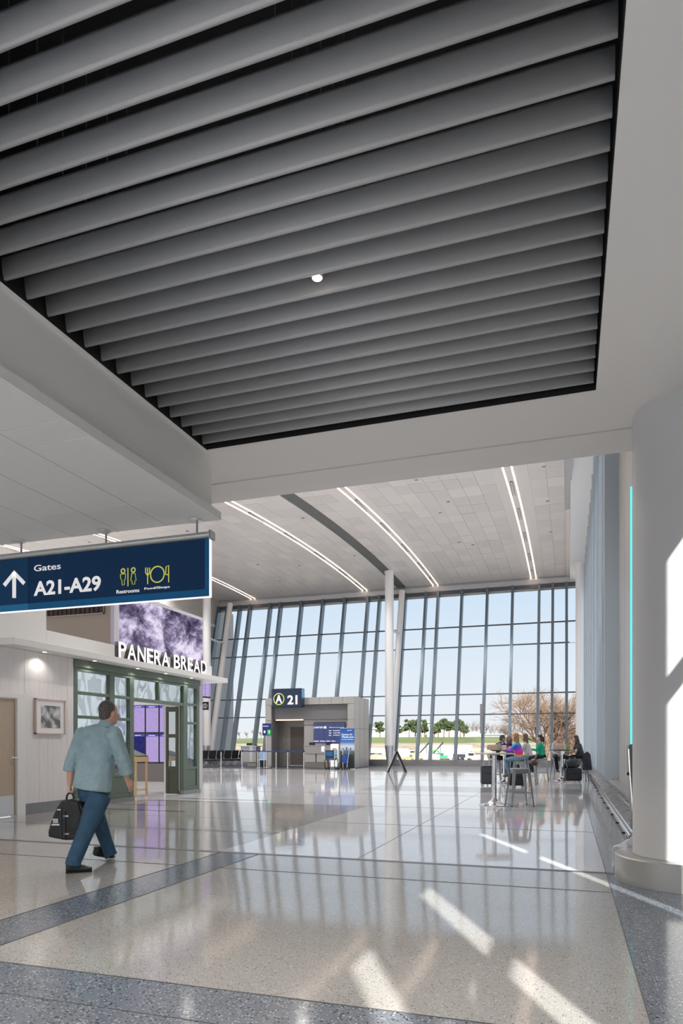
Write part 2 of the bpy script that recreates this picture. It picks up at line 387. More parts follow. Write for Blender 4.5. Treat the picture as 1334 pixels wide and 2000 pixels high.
for k, q in enumerate(vis):
    t = q[3]
    if k < 300:
        m1 = MB(); hall_tile(m1, t[0], t[1], t[2], t[3]); o = m1.build('ceiling_tile', HALLC, hc)
    else: hall_tile(rest, t[0], t[1], t[2], t[3])
rest.build('ceiling_tiles_beyond', HALLC, hc, kind='stuff')
# channel where the two ceiling halves meet
ch = MB()
for i in range(24):
    a, c = ysl[i], ysl[i + 1]
    ch.add([(-10.52, a, zv(a) - .015), (-10.50, a, zv(a) - .015), (-10.50, c, zv(c) - .015), (-10.52, c, zv(c) - .015), (-10.52, a, zv(a) + .03), (-10.50, a, zv(a) + .03), (-10.50, c, zv(c) + .03), (-10.52, c, zv(c) + .03)],
           [(0, 3, 2, 1), (4, 5, 6, 7), (0, 1, 5, 4), (2, 3, 7, 6), (1, 2, 6, 5), (3, 0, 4, 7)])
ch.build('channel_edge', WHITE, hc)
ch = MB()
for i in range(24):
    a, c = ysl[i], ysl[i + 1]
    ch.add([(-10.50, a, zv(a) + .025), (-9.89, a, zv(a) - .005), (-9.89, c, zv(c) - .005), (-10.50, c, zv(c) + .025)], [(0, 3, 2, 1)])
ch.build('channel_bed', mat('channel_grey', (.12, .12, .115), .6), hc)
# linear lights, double lines
led_fix = []
for sxx in strips:
    rt = empty('linear_light', (sxx, 30, zv(30)), label={-2.0: 'double linear ceiling light nearest the right wall of the hall', -7.98: 'double linear ceiling light right of the tall central column', -12.65: 'double linear ceiling light just left of the dark ceiling channel',
               -20.7: 'double linear ceiling light over the gate sign, farther left', -26.2: 'short stretch of linear ceiling light seen left above the blue sign'}[sxx], cat='ceiling light', group='linear lights in the hall ceiling')
    pb = MB(); ks = [-.13 - .61 * i for i in range(57)]; tx1 = max(k for k in [-.13] + ks if k - .61 < sxx + .22 and k > sxx - .22); tx0 = min(k - .61 for k in ks if k - .61 < sxx + .22 and k > sxx - .22)
    for i in range(24):
        a, c = ysl[i], ysl[i + 1]; 
        pb.add([(tx0, a, zv(a)), (tx1, a, zv(a)), (tx1, c, zv(c)), (tx0, c, zv(c)), (tx0, a, zv(a) + .02), (tx1, a, zv(a) + .02), (tx1, c, zv(c) + .02), (tx0, c, zv(c) + .02)],
               [(0, 3, 2, 1), (4, 5, 6, 7), (0, 1, 5, 4), (2, 3, 7, 6), (1, 2, 6, 5), (3, 0, 4, 7)])
    pb.build('light_tray', HALLC, rt)
    for s_ in (-.15, .15):
        lb = MB(); yy = [q for q in ysl if q > 12]
        for a, c in zip(yy[:-1], yy[1:]):
            lb.add([(sxx + s_ - .026, a, zv(a) - .012), (sxx + s_ + .026, a, zv(a) - .012), (sxx + s_ + .026, c, zv(c) - .012), (sxx + s_ - .026, c, zv(c) - .012),
                    (sxx + s_ - .026, a, zv(a) + .0), (sxx + s_ + .026, a, zv(a) + .0), (sxx + s_ + .026, c, zv(c) + .0), (sxx + s_ - .026, c, zv(c) + .0)],
                   [(0, 3, 2, 1), (4, 5, 6, 7), (0, 1, 5, 4), (2, 3, 7, 6), (1, 2, 6, 5), (3, 0, 4, 7)])
        lb.build('light_line', LED, rt)
    for y in (25.8, 29.6, 33.6, 37.6, 41):
        part('speaker_slot', mat('slot_dark', (.05, .05, .05), .6), rt, (sxx - .05, sxx - .035, y, y + 1.5, zv(y) - .012, zv(y) - .001), (sxx + .035, sxx + .05, y, y + 1.5, zv(y) - .012, zv(y) - .001), (sxx - .05, sxx + .05, y, y + .04, zv(y) - .012, zv(y) - .001))
for k, (x, y) in enumerate(((-5.2, 24.2), (-5.2, 29), (-5.2, 34.3), (-.8, 24.5), (-.8, 29), (-.8, 34), (-14.5, 36), (-17, 39))):
    o = MB().lathe((x, y, zv(y) - .02), [(.01, 0), (.07, .004), (.075, .03)], 16).build('sprinkler_head', GREYM, hc)
# fill lights added to brighten the hall: small cans flush with the tiles, each with its own lamp
hall_fill_spots = [(x, y) for x in (-4.6, -10.9, -16.6, -22) for y in (13.5, 20, 27.5, 35)]
for k, (x, y) in enumerate(hall_fill_spots):
    z = zv(y) - .03
    r_ = empty('downlight', (x, y, z), label=f"added flush round fill light of the hall ceiling, {('nearest row', 'second row', 'third row', 'row by the window')[k % 4]}, {('rightmost', 'second from right', 'third from right', 'leftmost')[k // 4]}", cat='ceiling light', group='added fill lights of the hall ceiling')
    MB().lathe((x, y, z), [(.05, .0), (.07, .0), (.075, .03), (.05, .03)], 14).build('ring', GREYM, r_)
    li = bpy.data.lights.new('hall_fill_lamp', 'SPOT'); li.energy = 520; li.spot_size = 2.5; li.spot_blend = .6; li.color = (1, .95, .90); li.shadow_soft_size = .12
    lo = bpy.data.objects.new('hall_fill_lamp', li); COL.objects.link(lo); lo.location = (0, 0, -.02); lo.parent = r_
# right smooth soffit beside the glass
part('soffit', CEILW, hc, (.08, 2.2, 7.7, 43.4, 11.05, 11.4)); part('edge_tile_strip', HALLC, hc, (-.125, .075, 20, 43.2, 11.30, 11.33))
# fascia band over the far window
pf = MB().prism([(-34, 42.72, 10.86), (-34, 43.25, 10.86), (-34, 43.25, 11.5), (-34, 42.95, 11.5), (-34, 42.72, 11.22)], (35.2, 0, 0))
pf.build('fascia', mat('fascia_grey', (.50, .51, .52), .45, metal=.3), hc)

# ---- far window (leans outward 15 degrees)
LK = .267; ZB, ZT = .37, 10.92
def yl(z, y0=40): return y0 + LK * (z - ZB)
win = empty('window_1', (-10, 40, 0), kind='structure')
MX = [-.17, -.95, -1.73, -3.28, -4.79, -6.34, -7.83, -8.61, -9.94, -11.64, -12.43, -14.01, -15.54, -17.07, -18.59, -19.36, -20.88, -21.66, -22.6, -23.3]
MX = [.62] + MX
# one mullion: deep fin inside the glass line, 12 cm wide
def leanbox(mb, x0, x1, z0, z1, d0, d1):
    return mb.prism([(x0, yl(z0) + d0, z0), (x0, yl(z0) + d1, z0), (x0, yl(z1) + d1, z1), (x0, yl(z1) + d0, z1)], (x1 - x0, 0, 0))
for x in MX:
    w_ = .15
    leanbox(MB(), x, x + w_, .37, ZT, -.30, .14).build('mullion', MULL, win)
TZ = [3.05, 4.26, 7.22, 8.51]
for z in TZ:
    leanbox(MB(), -23.3, 1.1, z - .035, z + .035, -.06, .08).build('transom', mat('transom_dark', (.10, .12, .14), .4, metal=.5), win)
leanbox(MB(), -23.3, 1.1, ZT - .22, ZT + .12, -.10, .12).build('head_frame', mat('frame_dark', (.12, .13, .14), .4, metal=.5), win)
leanbox(MB(), -23.3, 1.1, ZT - .36, ZT - .23, .10, .14).build('blind_cassette', mat('cassette', (.66, .62, .58), .6), win)
part('window_kerb', GRAN, win, (-23.3, 1.1, 39.75, 40.3, 0, .17))
part('window_sill', mat('sill_metal', (.33, .31, .30), .35, metal=.5), win, (-23.3, 1.1, 39.85, 40.25, .17, .37))
zr = [.37] + TZ + [ZT]
for a, c in zip(MX[1:], MX[:-1]):
    for z0, z1 in zip(zr[:-1], zr[1:]):
        leanbox(MB(), a + .15, c, z0 + .035, z1 - .035, .02, .035).build('pane', GLASS, win)
part('window_handle', GREYM, win, (-4.80, -4.66, 39.6, 39.68, 1.9, 3.6)); part('window_handle', GREYM, win, (-11.66, -11.54, 39.6, 39.68, 1.9, 3.6))

# ---- left end wall of the hall
part('wall_left', mat('hall_wall', (.50, .475, .45), .6), None, (-23.6, -23.31, 35.5, 45, 0, 12), kind='structure')
part('trim_1', WHITE, None, (-23.305, -23.25, 35.5, 42.5, 9.4, 9.6), kind='structure')
# ---- right wall of the hall: fins with fritted glass between
wr = empty('wall_right', (1.1, 25, 0), kind='structure')
m = bpy.data.materials.new('fritted_glass'); m.use_nodes = True; N = m.node_tree.nodes; L = m.node_tree.links; N.clear()
o_ = N.new('ShaderNodeOutputMaterial'); t_ = N.new('ShaderNodeBsdfTranslucent'); g_ = N.new('ShaderNodeBsdfGlossy'); mx = N.new('ShaderNodeMixShader'); dfn = N.new('ShaderNodeBsdfDiffuse'); m2 = N.new('ShaderNodeMixShader')
t_.inputs[0].default_value = (.86, .92, .97, 1); g_.inputs['Roughness'].default_value = .15; dfn.inputs[0].default_value = (.6, .64, .68, 1)
mx.inputs[0].default_value = .12; m2.inputs[0].default_value = .25
L.new(t_.outputs[0], m2.inputs[1]); L.new(dfn.outputs[0], m2.inputs[2]); L.new(m2.outputs[0], mx.inputs[1]); L.new(g_.outputs[0], mx.inputs[2]); L.new(mx.outputs[0], o_.inputs[0]); FRIT = m
FINB = mat('fin_bluegrey', (.52, .59, .65), .3, metal=.3); FIN = mat('fin_white', (.66, .69, .72), .35, metal=.25)
yf = [17.0 + 1.55 * k / 2 for k in range(30)]
for k, y in enumerate(yf):
    dp = .30 if k % 2 == 0 else .16
    part('wall_fin', (FINB, FIN, ALU, FIN)[k % 4], wr, (1.1 - dp, 1.12, y, y + .07, .45, 11.1))
for a, c in zip(yf[:-1], yf[1:]):
    part('pane', FRIT, wr, (1.10, 1.115, a + .07, c, .45, 11.1))
part('sill_ledge', mat('ledge_granite', (.26, .26, .27), .3, noise=(60, .12)), wr, (.92, 1.25, 7.7, 40, .40, .45))
part('sill_wall', GRAN, wr, (1.0, 1.2, 7.7, 40, 0, .40))
PIER = mat('pier_grey', (.36, .355, .35), .4, metal=.25)
for y0, y1 in ((7.7, 10.4), (10.43, 13.2), (13.23, 15.25), (15.28, 16.97)):
    part('wall_panel', PIER, wr, (1.1, 1.3, y0, y1, .45, 11.1))
led = part('light_tube', CYAN, None, (1.065, 1.095, 13.36, 13.38, 1.06, 5.92)); prop(led, 'vertical turquoise light tube on the wall panel behind the big round column', 'light')

# ---- right wall of the near zone, slots where the sun enters (x = 1.7)
w2 = empty('wall_right_near', (1.7, 0, 0), kind='structure')
SLOTS = [(-2.34, -1.94, 1.4), (-.45, -.05, 1.4), (.54, .56, 1.9), (3.56, 3.82, 1.3), (4.62, 5.15, .3)]
y = -3.4
for a, c, zs in SLOTS:
    part('wall_panel', WHITE, w2, (1.7, 1.716, y, a, 0, ZC)); y = c
    part('wall_panel', WHITE, w2, (1.7, 1.716, a, c, 0, zs)); part('wall_panel', WHITE, w2, (1.7, 1.716, a, c, 4.15, ZC))
    part('transom', GREYM, w2, (1.701, 1.715, a, c, 2.905, 3.125))
    part('pane', GLASS, w2, (1.705, 1.71, a, c, zs, 4.15))
part('wall_panel', WHITE, w2, (1.7, 1.716, y, 7.7, 0, ZC)); part('wall_panel', PIER, w2, (1.1, 1.72, 7.55, 7.7, 0, ZC))
# ================================================================== STOREFRONT SIDE (plane x = -9.2)
XS = -9.2
def sy(u): return atx(u, 1455, XS).y
def sz(u, v): return atx(u, v, XS).z
# door_1 and whitewashed board wall
y_d0, y_d1, y_f = 8.62, 9.56, 9.76
door = empty('door_1', (XS, 9.1, 0), kind='structure')
part('door_leaf', DOORW, door, (XS - .06, XS - .015, y_d0, y_d1, .02, 2.06), bevel=.003)
leaf_ = door.children[0]
part('kick_plate', mat('kick', (.72, .72, .73), .3, metal=.5), leaf_, (XS - .016, XS - .008, y_d0 + .03, y_d1 - .03, .03, .37))
fm = MB(); fm.box(XS - .12, XS + .03, y_d1 + .01, y_f, 0, 2.07).box(XS - .12, XS + .03, y_d0 - .2, y_d0 - .01, 0, 2.07).box(XS - .12, XS + .03, y_d0 - .2, y_f, 2.07, 2.16)
fm.build('door_frame', WHITE, door)
hd = MB().lathe((0, 0, 0), [(.028, 0), (.030, .01), (.012, .018), (.012, .05)], 16)
hd.v = [(XS - .015 + z, y_d1 - .09 + x, 1.03 + y) for x, y, z in hd.v]
hd.sweep([(XS + .035, y_d1 - .09, 1.03), (XS + .045, y_d1 - .04, 1.03), (XS + .04, y_d1 + .03, 1.025)], .011, 10)
hd.build('door_handle', CHROME, leaf_, smooth=True)
wl = empty('wall_store', (XS, 10, 0), kind='structure')
y = y_f; k = 0; wd = [.20, .16, .22, .13, .21, .18, .22, .15]
part('wall_backing', WHITE, wl, (XS - .2, XS - .03, y_f, 11.03, 0, 2.93), (XS - .2, XS - .03, -3, y_d0 - .2, 0, 2.93), (XS - .2, XS - .03, y_d0 - .2, y_f, 2.16, 2.93))
while y < 11.02:
    w_ = min(wd[k % 8], 11.03 - y); part('wall_board', WOODW, wl, (XS - .03, XS + random.uniform(-.002, .002), y + .0015, y + w_ - .0015, .20, 2.94)); y += w_; k += 1
y = 5.2
while y < y_f - .01:
    w_ = min(wd[k % 8], y_f - y); z0 = .20 if y + w_ < y_d0 - .2 else 2.16
    part('wall_board', WOODW, wl, (XS - .03, XS + random.uniform(-.002, .002), y + .0015, y + w_ - .0015, z0, 2.94)); y += w_; k += 1
part('baseboard_left', GRAN, None, (XS - .03, XS + .02, y_f, 11.03, 0, .20), kind='structure')
# framed photograph
pic = empty('picture', (XS, 10.38, 1.77), label='framed grey photograph with wide white mount on the pale board wall', cat='picture')
pc = MB(); a, c, z0, z1 = 9.99, 10.76, 1.45, 2.10
for q in ((a, c, z0, z0 + .02), (a, c, z1 - .02, z1), (a, a + .02, z0, z1), (c - .02, c, z0, z1)): pc.box(XS + .002, XS + .05, *q)
pc.build('frame', mat('rose_wood', (.62, .47, .42), .5), pic)
part('mount_board', mat('mount_white', (.85, .84, .84), .6), pic, (XS + .01, XS + .03, a + .01, c - .01, z0 + .01, z1 - .01))
m = bpy.data.materials.new('photo_print'); m.use_nodes = True; N = m.node_tree.nodes; L = m.node_tree.links; b_ = N['Principled BSDF']
t = N.new('ShaderNodeTexCoord'); n = N.new('ShaderNodeTexNoise'); n.inputs['Scale'].default_value = 7; n.inputs['Detail'].default_value = 5; r = N.new('ShaderNodeValToRGB')
r.color_ramp.elements[0].position = .42; r.color_ramp.elements[0].color = (.13, .13, .135, 1); r.color_ramp.elements[1].position = .66; r.color_ramp.elements[1].color = (.7, .7, .7, 1)
L.new(t.outputs['Object'], n.inputs['Vector']); L.new(n.outputs['Fac'], r.inputs[0]); L.new(r.outputs[0], b_.inputs['Base Color']); b_.inputs['Roughness'].default_value = .4
part('print', m, pic, (XS + .03, XS + .033, 10.13, 10.63, 1.565, 1.98))

# green glazed storefront
sf = empty('storefront', (XS, 13.4, 0), label='sage green glazed timber storefront under the white canopy', cat='storefront')
ya, yb1, yb2, ydr, yc1, yc2, yend = 11.03, sy(215), sy(222), sy(254), sy(359), sy(366.5), 15.85
ydl = sy(262)
ZF = 2.77
def post(y0, y1, z0=.10, z1=2.92, x0=XS - .13, x1=XS, m=GREEN): return part('post', m, sf, (x0, x1, y0, y1, z0, z1), bevel=.006)
post(ya, ya + .13); post(yb1, yb2 + .04); post(ydr, ydl); post(yc1, yc2); post(yend - .13, yend)
part('head_beam', GREEN, sf, (XS - .14, XS + .03, ya, yend, 2.79, 2.94), bevel=.006)
def rail(y0, y1, z, h=.06): part('rail', GREEN, sf, (XS - .10, XS - .005, y0, y1, z - h / 2, z + h / 2), bevel=.004)
bays = ((ya + .13, yb1, (2.29, 1.81, .60)), (yb2 + .04, ydr, (2.29, 1.81, .60)), (yc2, yend - .13, (2.29, 1.81, .66)))
for y0, y1, zz in bays:
    for z in zz: rail(y0, y1, z)
    rail(y0, y1, 2.76, .08); rail(y0, y1, .14, .1)
    lv = [2.76] + list(zz)
    for z1, z0 in zip(lv[:-1], lv[1:]): part('pane', SGLASS, sf, (XS - .06, XS - .052, y0, y1, z0 + .03, z1 - .03))
    part('base_panel', GREEN, sf, (XS - .08, XS - .03, y0, y1, .19, zz[-1] - .03), bevel=.004)
ym = sy(311.5)
rail(ydl, yc1, 2.27, .08); rail(ydl, yc1, 2.76, .06); part('post', GREEN, sf, (XS - .1, XS - .005, ym - .03, ym + .03, 2.31, 2.76))
for y0, y1 in ((ydl, ym - .03), (ym + .03, yc1)): part('pane', SGLASS, sf, (XS - .06, XS - .052, y0, y1, 2.31, 2.73))
part('stone_kerb', GRAN, sf, (XS - .16, XS + .02, ya, ydl, 0, .10)); part('stone_kerb', GRAN, sf, (XS - .16, XS + .02, yc1, yend + .02, 0, .10))
# open door leaf folded inwards
dl = empty('open_door_leaf', (XS - .5, yc1 - .06, 0), label='dark green glazed door leaf standing open at the store entrance', cat='door')
y0 = yc1 - .07
part('stile', DKGREEN, dl, (XS - .135, XS - .20, y0, y0 + .05, .02, 2.22)); part('stile', DKGREEN, dl, (XS - .42, XS - .48, y0, y0 + .05, .02, 2.22))
for z, h in ((2.15, .12), (1.48, .09), (.66, .1)): part('cross_rail', DKGREEN, dl, (XS - .20, XS - .42, y0, y0 + .05, z - h / 2, z + h / 2))
part('lower_panel', DKGREEN, dl, (XS - .20, XS - .42, y0 + .01, y0 + .04, .02, .61))
part('pane', SGLASS, dl, (XS - .20, XS - .42, y0 + .02, y0 + .026, .71, 1.435)); part('pane', SGLASS, dl, (XS - .20, XS - .42, y0 + .02, y0 + .026, 1.525, 2.09))

# canopy
cn = empty('canopy', (-9, 13, 2.94), label='long flat white canopy over the green storefront', cat='canopy')
part('canopy_slab', WHITE, cn, (-10.4, -8.83, 9.13, 16.72, 2.945, 3.065), bevel=.004)
for u, v in ((80.5, 1273), (175, 1290.5), (257, 1305.5), (318.5, 1315), (366, 1324)):
    d = (2.945 - H) * FP / (V0 - v); x, y = wx(u, d), wy(u, d); x = -9.02
    MB().lathe((x, y, 2.936), [(.055, 0), (.06, .004), (.06, .012)], 20).build('downlight_ring', ALU, cn)
    MB().lathe((x, y, 2.934), [(.038, 0), (.038, .004)], 16).build('downlight_lens', LAMPW, cn)
    li = bpy.data.lights.new('canopy_lamp', 'SPOT'); li.energy = 7; li.spot_size = 2.4; li.spot_blend = .6; li.color = (1, .93, .86); li.shadow_soft_size = .04
    lo = bpy.data.objects.new('canopy_lamp', li); COL.objects.link(lo); lo.parent = cn; lo.location = Vector((x, y, 2.925)) - cn.location
part('wall_fascia', WHITE, None, (XS - .25, XS, 2, 10.3, 3.07, 4.35), kind='structure')
part('trim_2', WHITE, None, (XS - .25, XS, 10.305, 16.5, 3.07, 3.385), kind='structure')
# recessed taupe wall with grille
part('wall_recess', BROWN, None, (-14, -9.75, 12.9, 13.1, 3.07, 5.6), kind='structure')
gr = empty('air_grille', (-10.7, 12.88, 4.35), label='dark brown air grille on the taupe wall above the canopy', cat='grille')
part('grille_back', mat('grille_dark', (.03, .015, .012), .6), gr, (-11.75, -9.92, 12.885, 12.898, 4.22, 4.62))
x = -11.70
while x < -9.92:
    part('grille_bar', mat('grille_bar', (.05, .035, .03), .6), gr, (x, x + .012, 12.86, 12.884, 4.22, 4.62)); x += .125
part('grille_frame', BROWN, gr, (-11.75, -9.9, 12.86, 12.884, 4.20, 4.23), (-9.92, -9.9, 12.86, 12.884, 4.2, 4.62))

# mountain screen: snowy slopes, procedural
def mountain():
    m = bpy.data.materials.new('mountain_picture'); m.use_nodes = True; N = m.node_tree.nodes; L = m.node_tree.links; N.clear()
    o = N.new('ShaderNodeOutputMaterial'); e = N.new('ShaderNodeEmission'); L.new(e.outputs[0], o.inputs[0])
    t = N.new('ShaderNodeTexCoord'); mp = N.new('ShaderNodeMapping'); L.new(t.outputs['Object'], mp.inputs[0]); mp.inputs['Rotation'].default_value = (.7, 0, 0); mp.inputs['Scale'].default_value = (1, 1.0, 1.5)
    n = N.new('ShaderNodeTexNoise'); n.inputs['Scale'].default_value = 1.1; n.inputs['Detail'].default_value = 14; n.inputs['Roughness'].default_value = .72; n.inputs['Distortion'].default_value = .15; L.new(mp.outputs[0], n.inputs['Vector'])
    r = N.new('ShaderNodeValToRGB'); el_ = r.color_ramp.elements; el_[0].position = .37; el_[0].color = (.035, .025, .06, 1); el_[1].position = .60; el_[1].color = (.84, .77, .94, 1)
    q = el_.new(.46); q.color = (.17, .14, .24, 1); q = el_.new(.53); q.color = (.50, .43, .62, 1)
    L.new(n.outputs['Fac'], r.inputs[0]); L.new(r.outputs[0], e.inputs[0]); e.inputs[1].default_value = .5
    return m
bb = empty('billboard', (-9.65, 14.8, 3.9), label='large lit screen with a purple tinted snowy mountain above the canopy', cat='screen')
part('screen_face', mountain(), bb, (-9.62, -9.60, 13.0, 16.72, 3.10, 4.68))
part('screen_case', mat('lavender_case', (.40, .38, .50), .4), bb, (-9.75, -9.62, 12.9, 16.75, 3.07, 4.74))
part('screen_bezel', mat('bezel_grey', (.62, .6, .66), .4), bb, (-9.64, -9.595, 12.88, 13.0, 3.10, 4.72), (-9.64, -9.58, 12.9, 16.75, 4.68, 4.76))
# channel letters on the canopy edge
ps = empty('shop_sign', (-8.9, 13.8, 3.07), label='white lit channel letters standing on the canopy front edge', cat='sign')
word = 'PANERA BREAD'
cw = {'P': .86, 'A': 1.02, 'N': 1.0, 'E': .80, 'R': .88, ' ': .42, 'B': .9, 'D': .96}
tot = sum(cw[c] for c in word); y = 11.95; LW = (15.62 - 11.95) / tot
for c in word:
    w_ = cw[c] * LW
    if c != ' ':
        lo_ = text(c, ps, LSIDE, w_ * .86, .325, (-8.93, y, 3.067), (0, 1, 0), depth=.10, name='letter', off=.012)
        text(c, ps, LETTER, w_ * .86, .325, (-8.832, y, 3.067), (0, 1, 0), depth=.004, name='letter_face', off=.012).parent = lo_
    y += w_
# lectern inside the entrance
lt = empty('lectern', (-10.2, 14.2, 0), label='light wooden lectern with sloping top just inside the store entrance', cat='lectern')
L0 = atx(262, 1530, -10.1); ly = L0.y; lx = -10.1
for dx, dy in ((-.2, -.22), (.2, -.22), (-.2, .22), (.2, .22)): part('leg', OAK, lt, (lx + dx - .02, lx + dx + .02, ly + dy - .02, ly + dy + .02, 0, .95))
MB().prism([(lx - .24, ly - .26, .95), (lx + .24, ly - .26, .84), (lx + .24, ly - .26, .96), (lx - .24, ly - .26, 1.14)], (0, .52, 0)).build('sloping_box', OAK, lt)
MB().prism([(lx - .23, ly - .24, 1.145), (lx + .23, ly - .24, .973), (lx + .23, ly - .24, .985), (lx - .23, ly - .24, 1.157)], (0, .48, 0)).build('menu_board', BLK, lt)
part('stretcher', OAK, lt, (lx - .2, lx + .2, ly - .235, ly - .205, .14, .18), (lx + .185, lx + .215, ly - .22, ly + .22, .14, .18))
# flight boards at y = 20.2
YF = 20.2
def tab_mat(name, kind):
    m = bpy.data.materials.new(name); m.use_nodes = True; N = m.node_tree.nodes; L = m.node_tree.links; N.clear()
    o = N.new('ShaderNodeOutputMaterial'); e = N.new('ShaderNodeEmission'); L.new(e.outputs[0], o.inputs[0]); t = N.new('ShaderNodeTexCoord')
    bk = N.new('ShaderNodeTexBrick'); bk.offset = 0; bk.inputs['Scale'].default_value = 1; bk.inputs['Brick Width'].default_value = .055; bk.inputs['Row Height'].default_value = .036; bk.inputs['Mortar Size'].default_value = .006
    mp = N.new('ShaderNodeMapping'); mp.inputs['Rotation'].default_value = (math.pi / 2, 0, 0); L.new(t.outputs['Object'], mp.inputs[0]); L.new(mp.outputs[0], bk.inputs['Vector'])
    c1, c2, cm = (((.50, .38, .74), (.58, .46, .80), (.33, .24, .55)) if kind == 'list' else ((.02, .02, .13), (.05, .05, .22), (.02, .02, .11)))
    bk.inputs['Color1'].default_value = (*c1, 1); bk.inputs['Color2'].default_value = (*c2, 1); bk.inputs['Mortar'].default_value = (*cm, 1)
    L.new(bk.outputs['Color'], e.inputs[0]); e.inputs[1].default_value = .5; return m
TL, TD = tab_mat('flight_rows', 'list'), tab_mat('map_rows', 'dark')
HEADM = mat('board_header', (.02, .02, .2), .4, emit=(.035, .03, .22), estr=1)
TXTE = mat('screen_text', (.8, .8, .9), .4, emit=(.75, .75, .95), estr=.9)
k = 0
for row, (v0, v1) in enumerate(((1378, 1432.5), (1433.5, 1491))):
    for col in range(5):
        u0 = 231.5 + 26.9 * col; a = aty(u0, v0, YF); c = aty(u0 + 26, v1, YF)
        x0, x1, z0, z1 = a.x, c.x, c.z, a.z
        dark = row == 1 and col in (1, 4)
        posn = ('leftmost', 'second from left', 'third from left', 'fourth from left', 'rightmost')[col]
        r_ = empty('flight_board', ((x0 + x1) / 2, YF, z0), label=f'{posn} portrait flight information screen in the {"upper" if row == 0 else "lower"} row beyond the entrance', cat='screen', group='flight information screens')
        part('bezel', BLK, r_, (x0, x1, YF - .03, YF + .05, z0, z1)); part('display', TD if dark else TL, r_, (x0 + .02, x1 - .02, YF - .034, YF - .03, z0 + .05, z1 - .09))
        part('header', HEADM, r_, (x0 + .02, x1 - .02, YF - .035, YF - .03, z1 - .09, z1 - .015))
        if col in (2, 3, 0) or row == 0: text('DEPARTURES', r_, TXTE, (x1 - x0) * .45, .03, (x0 + (x1 - x0) * .25, YF - .036, z1 - .066), (1, 0, 0), .001)
        else: text('DIRECTORY', r_, TXTE, (x1 - x0) * .45, .03, (x0 + (x1 - x0) * .25, YF - .036, z1 - .066), (1, 0, 0), .001)
part('wall_flight', mat('board_wall', (.55, .55, .57), .5), None, (-18, -11.8, YF + .06, YF + .3, .62, 5.2), kind='structure')
part('wall_flight_base', mat('brown_stone', (.13, .11, .10), .3), None, (-18, -11.8, YF - .15, YF + .3, 0, .615), kind='structure')
# store end post beyond the storefront, small pictogram and screen
part('wall_store_end', mat('store_end', (.55, .55, .57), .5), None, (-10.3, -9.25, 15.88, 16.1, 0, 2.94), kind='structure')
pg = empty('pictogram_sign', (-9.2, 16.3, 2.1), label='small black restroom pictogram sign beside the storefront end', cat='sign')
a = aty(394.5, 1371, 16.3); c = aty(407, 1386.5, 16.3)
part('plate', BLK, pg, (a.x, c.x, 16.3, 16.32, c.z, a.z)); part('bracket', GREYM, pg, (a.x - .02, a.x + .02, 16.10, 16.3, a.z - .1, a.z - .07), (a.x - .4, a.x + .02, 16.10, 16.12, a.z - .1, a.z - .07))
cx, cz = (a.x + c.x) / 2, (a.z + c.z) / 2
mb = MB()
for i in range(24):
    a1, a2 = 2 * math.pi * i / 24, 2 * math.pi * (i + 1) / 24
    mb.prism([(cx + .065 * math.cos(a1), 16.296, cz + .065 * math.sin(a1)), (cx + .065 * math.cos(a2), 16.296, cz + .065 * math.sin(a2)), (cx + .055 * math.cos(a2), 16.296, cz + .055 * math.sin(a2)), (cx + .055 * math.cos(a1), 16.296, cz + .055 * math.sin(a1))], (0, .003, 0))
mb.build('ring', WTXT, pg); MB().cbox((cx, 16.297, cz - .01), (.02, .003, .06)).ell((cx, 16.297, cz + .035), (.012, .002, .012), 10, 6).build('figure', WTXT, pg)
sc2 = empty('hanging_screen', (-9.3, 16.4, 2.5), label='narrow purple screen seen edge-on at the storefront end under the canopy', cat='screen')
a = aty(387, 1332, 16.5); c = aty(392, 1362, 16.5)
MB().prism([(a.x, 16.5, c.z), (a.x + .16, 16.9, c.z), (a.x + .16, 16.9, a.z), (a.x, 16.5, a.z)], (-.03, .01, 0)).build('case', BLK, sc2)
MB().prism([(a.x + .015, 16.51, c.z + .04), (a.x + .165, 16.88, c.z + .04), (a.x + .165, 16.88, a.z - .02), (a.x + .015, 16.51, a.z - .02)], (.004, -.002, 0)).build('display', TL, sc2)

# ================================================================== BLUE HANGING SIGN
YS = 6.28
sg = empty('hanging_sign', (-5, YS, 2.78), label='long blue overhead sign reading Gates A21-A29 hung from the tiled ceiling', cat='sign')
xr = -3.52; xl = -6.75; zt, zb = 3.39, 2.783
part('sign_box', NAVY, sg, (xl, xr - .012, YS, YS + .03, zb + .012, zt))
part('sign_edge', mat('edge_white', (.9, .9, .92), .4, emit=(1, .98, 1), estr=.7), sg, (xl, xr, YS - .004, YS + .034, zb, zb + .010), (xr - .010, xr, YS - .004, YS + .034, zb + .010, zt))
part('blue_strip', BLUE, sg, (xl, xr - .012, YS - .003, YS, zb + .012, zb + .085)); part('blue_strip', BLUE, sg, (xr - .06, xr - .012, YS - .004, YS, zb + .085, zt))
part('arrow_panel', mat('arrow_blue', (.004, .055, .15), .55, spec=.25), sg, (xl, -5.86, YS - .004, YS, zb + .085, zt)); part('arrow_strip', mat('arrow_strip', (.004, .20, .46), .5), sg, (xl, -5.86, YS - .005, YS - .003, zb + .012, zb + .085))
MB().sweep([(xl, YS + .03, zt + .04), (xr - .0, YS + .03, zt + .04)], (.06, .04), 16, side=(0, 1, 0)).build('top_tube', ALU, sg, smooth=True)
part('end_cap', STEEL, sg, (xr - .01, xr + .015, YS - .03, YS + .09, zt - .01, zt + .09), bevel=.01)
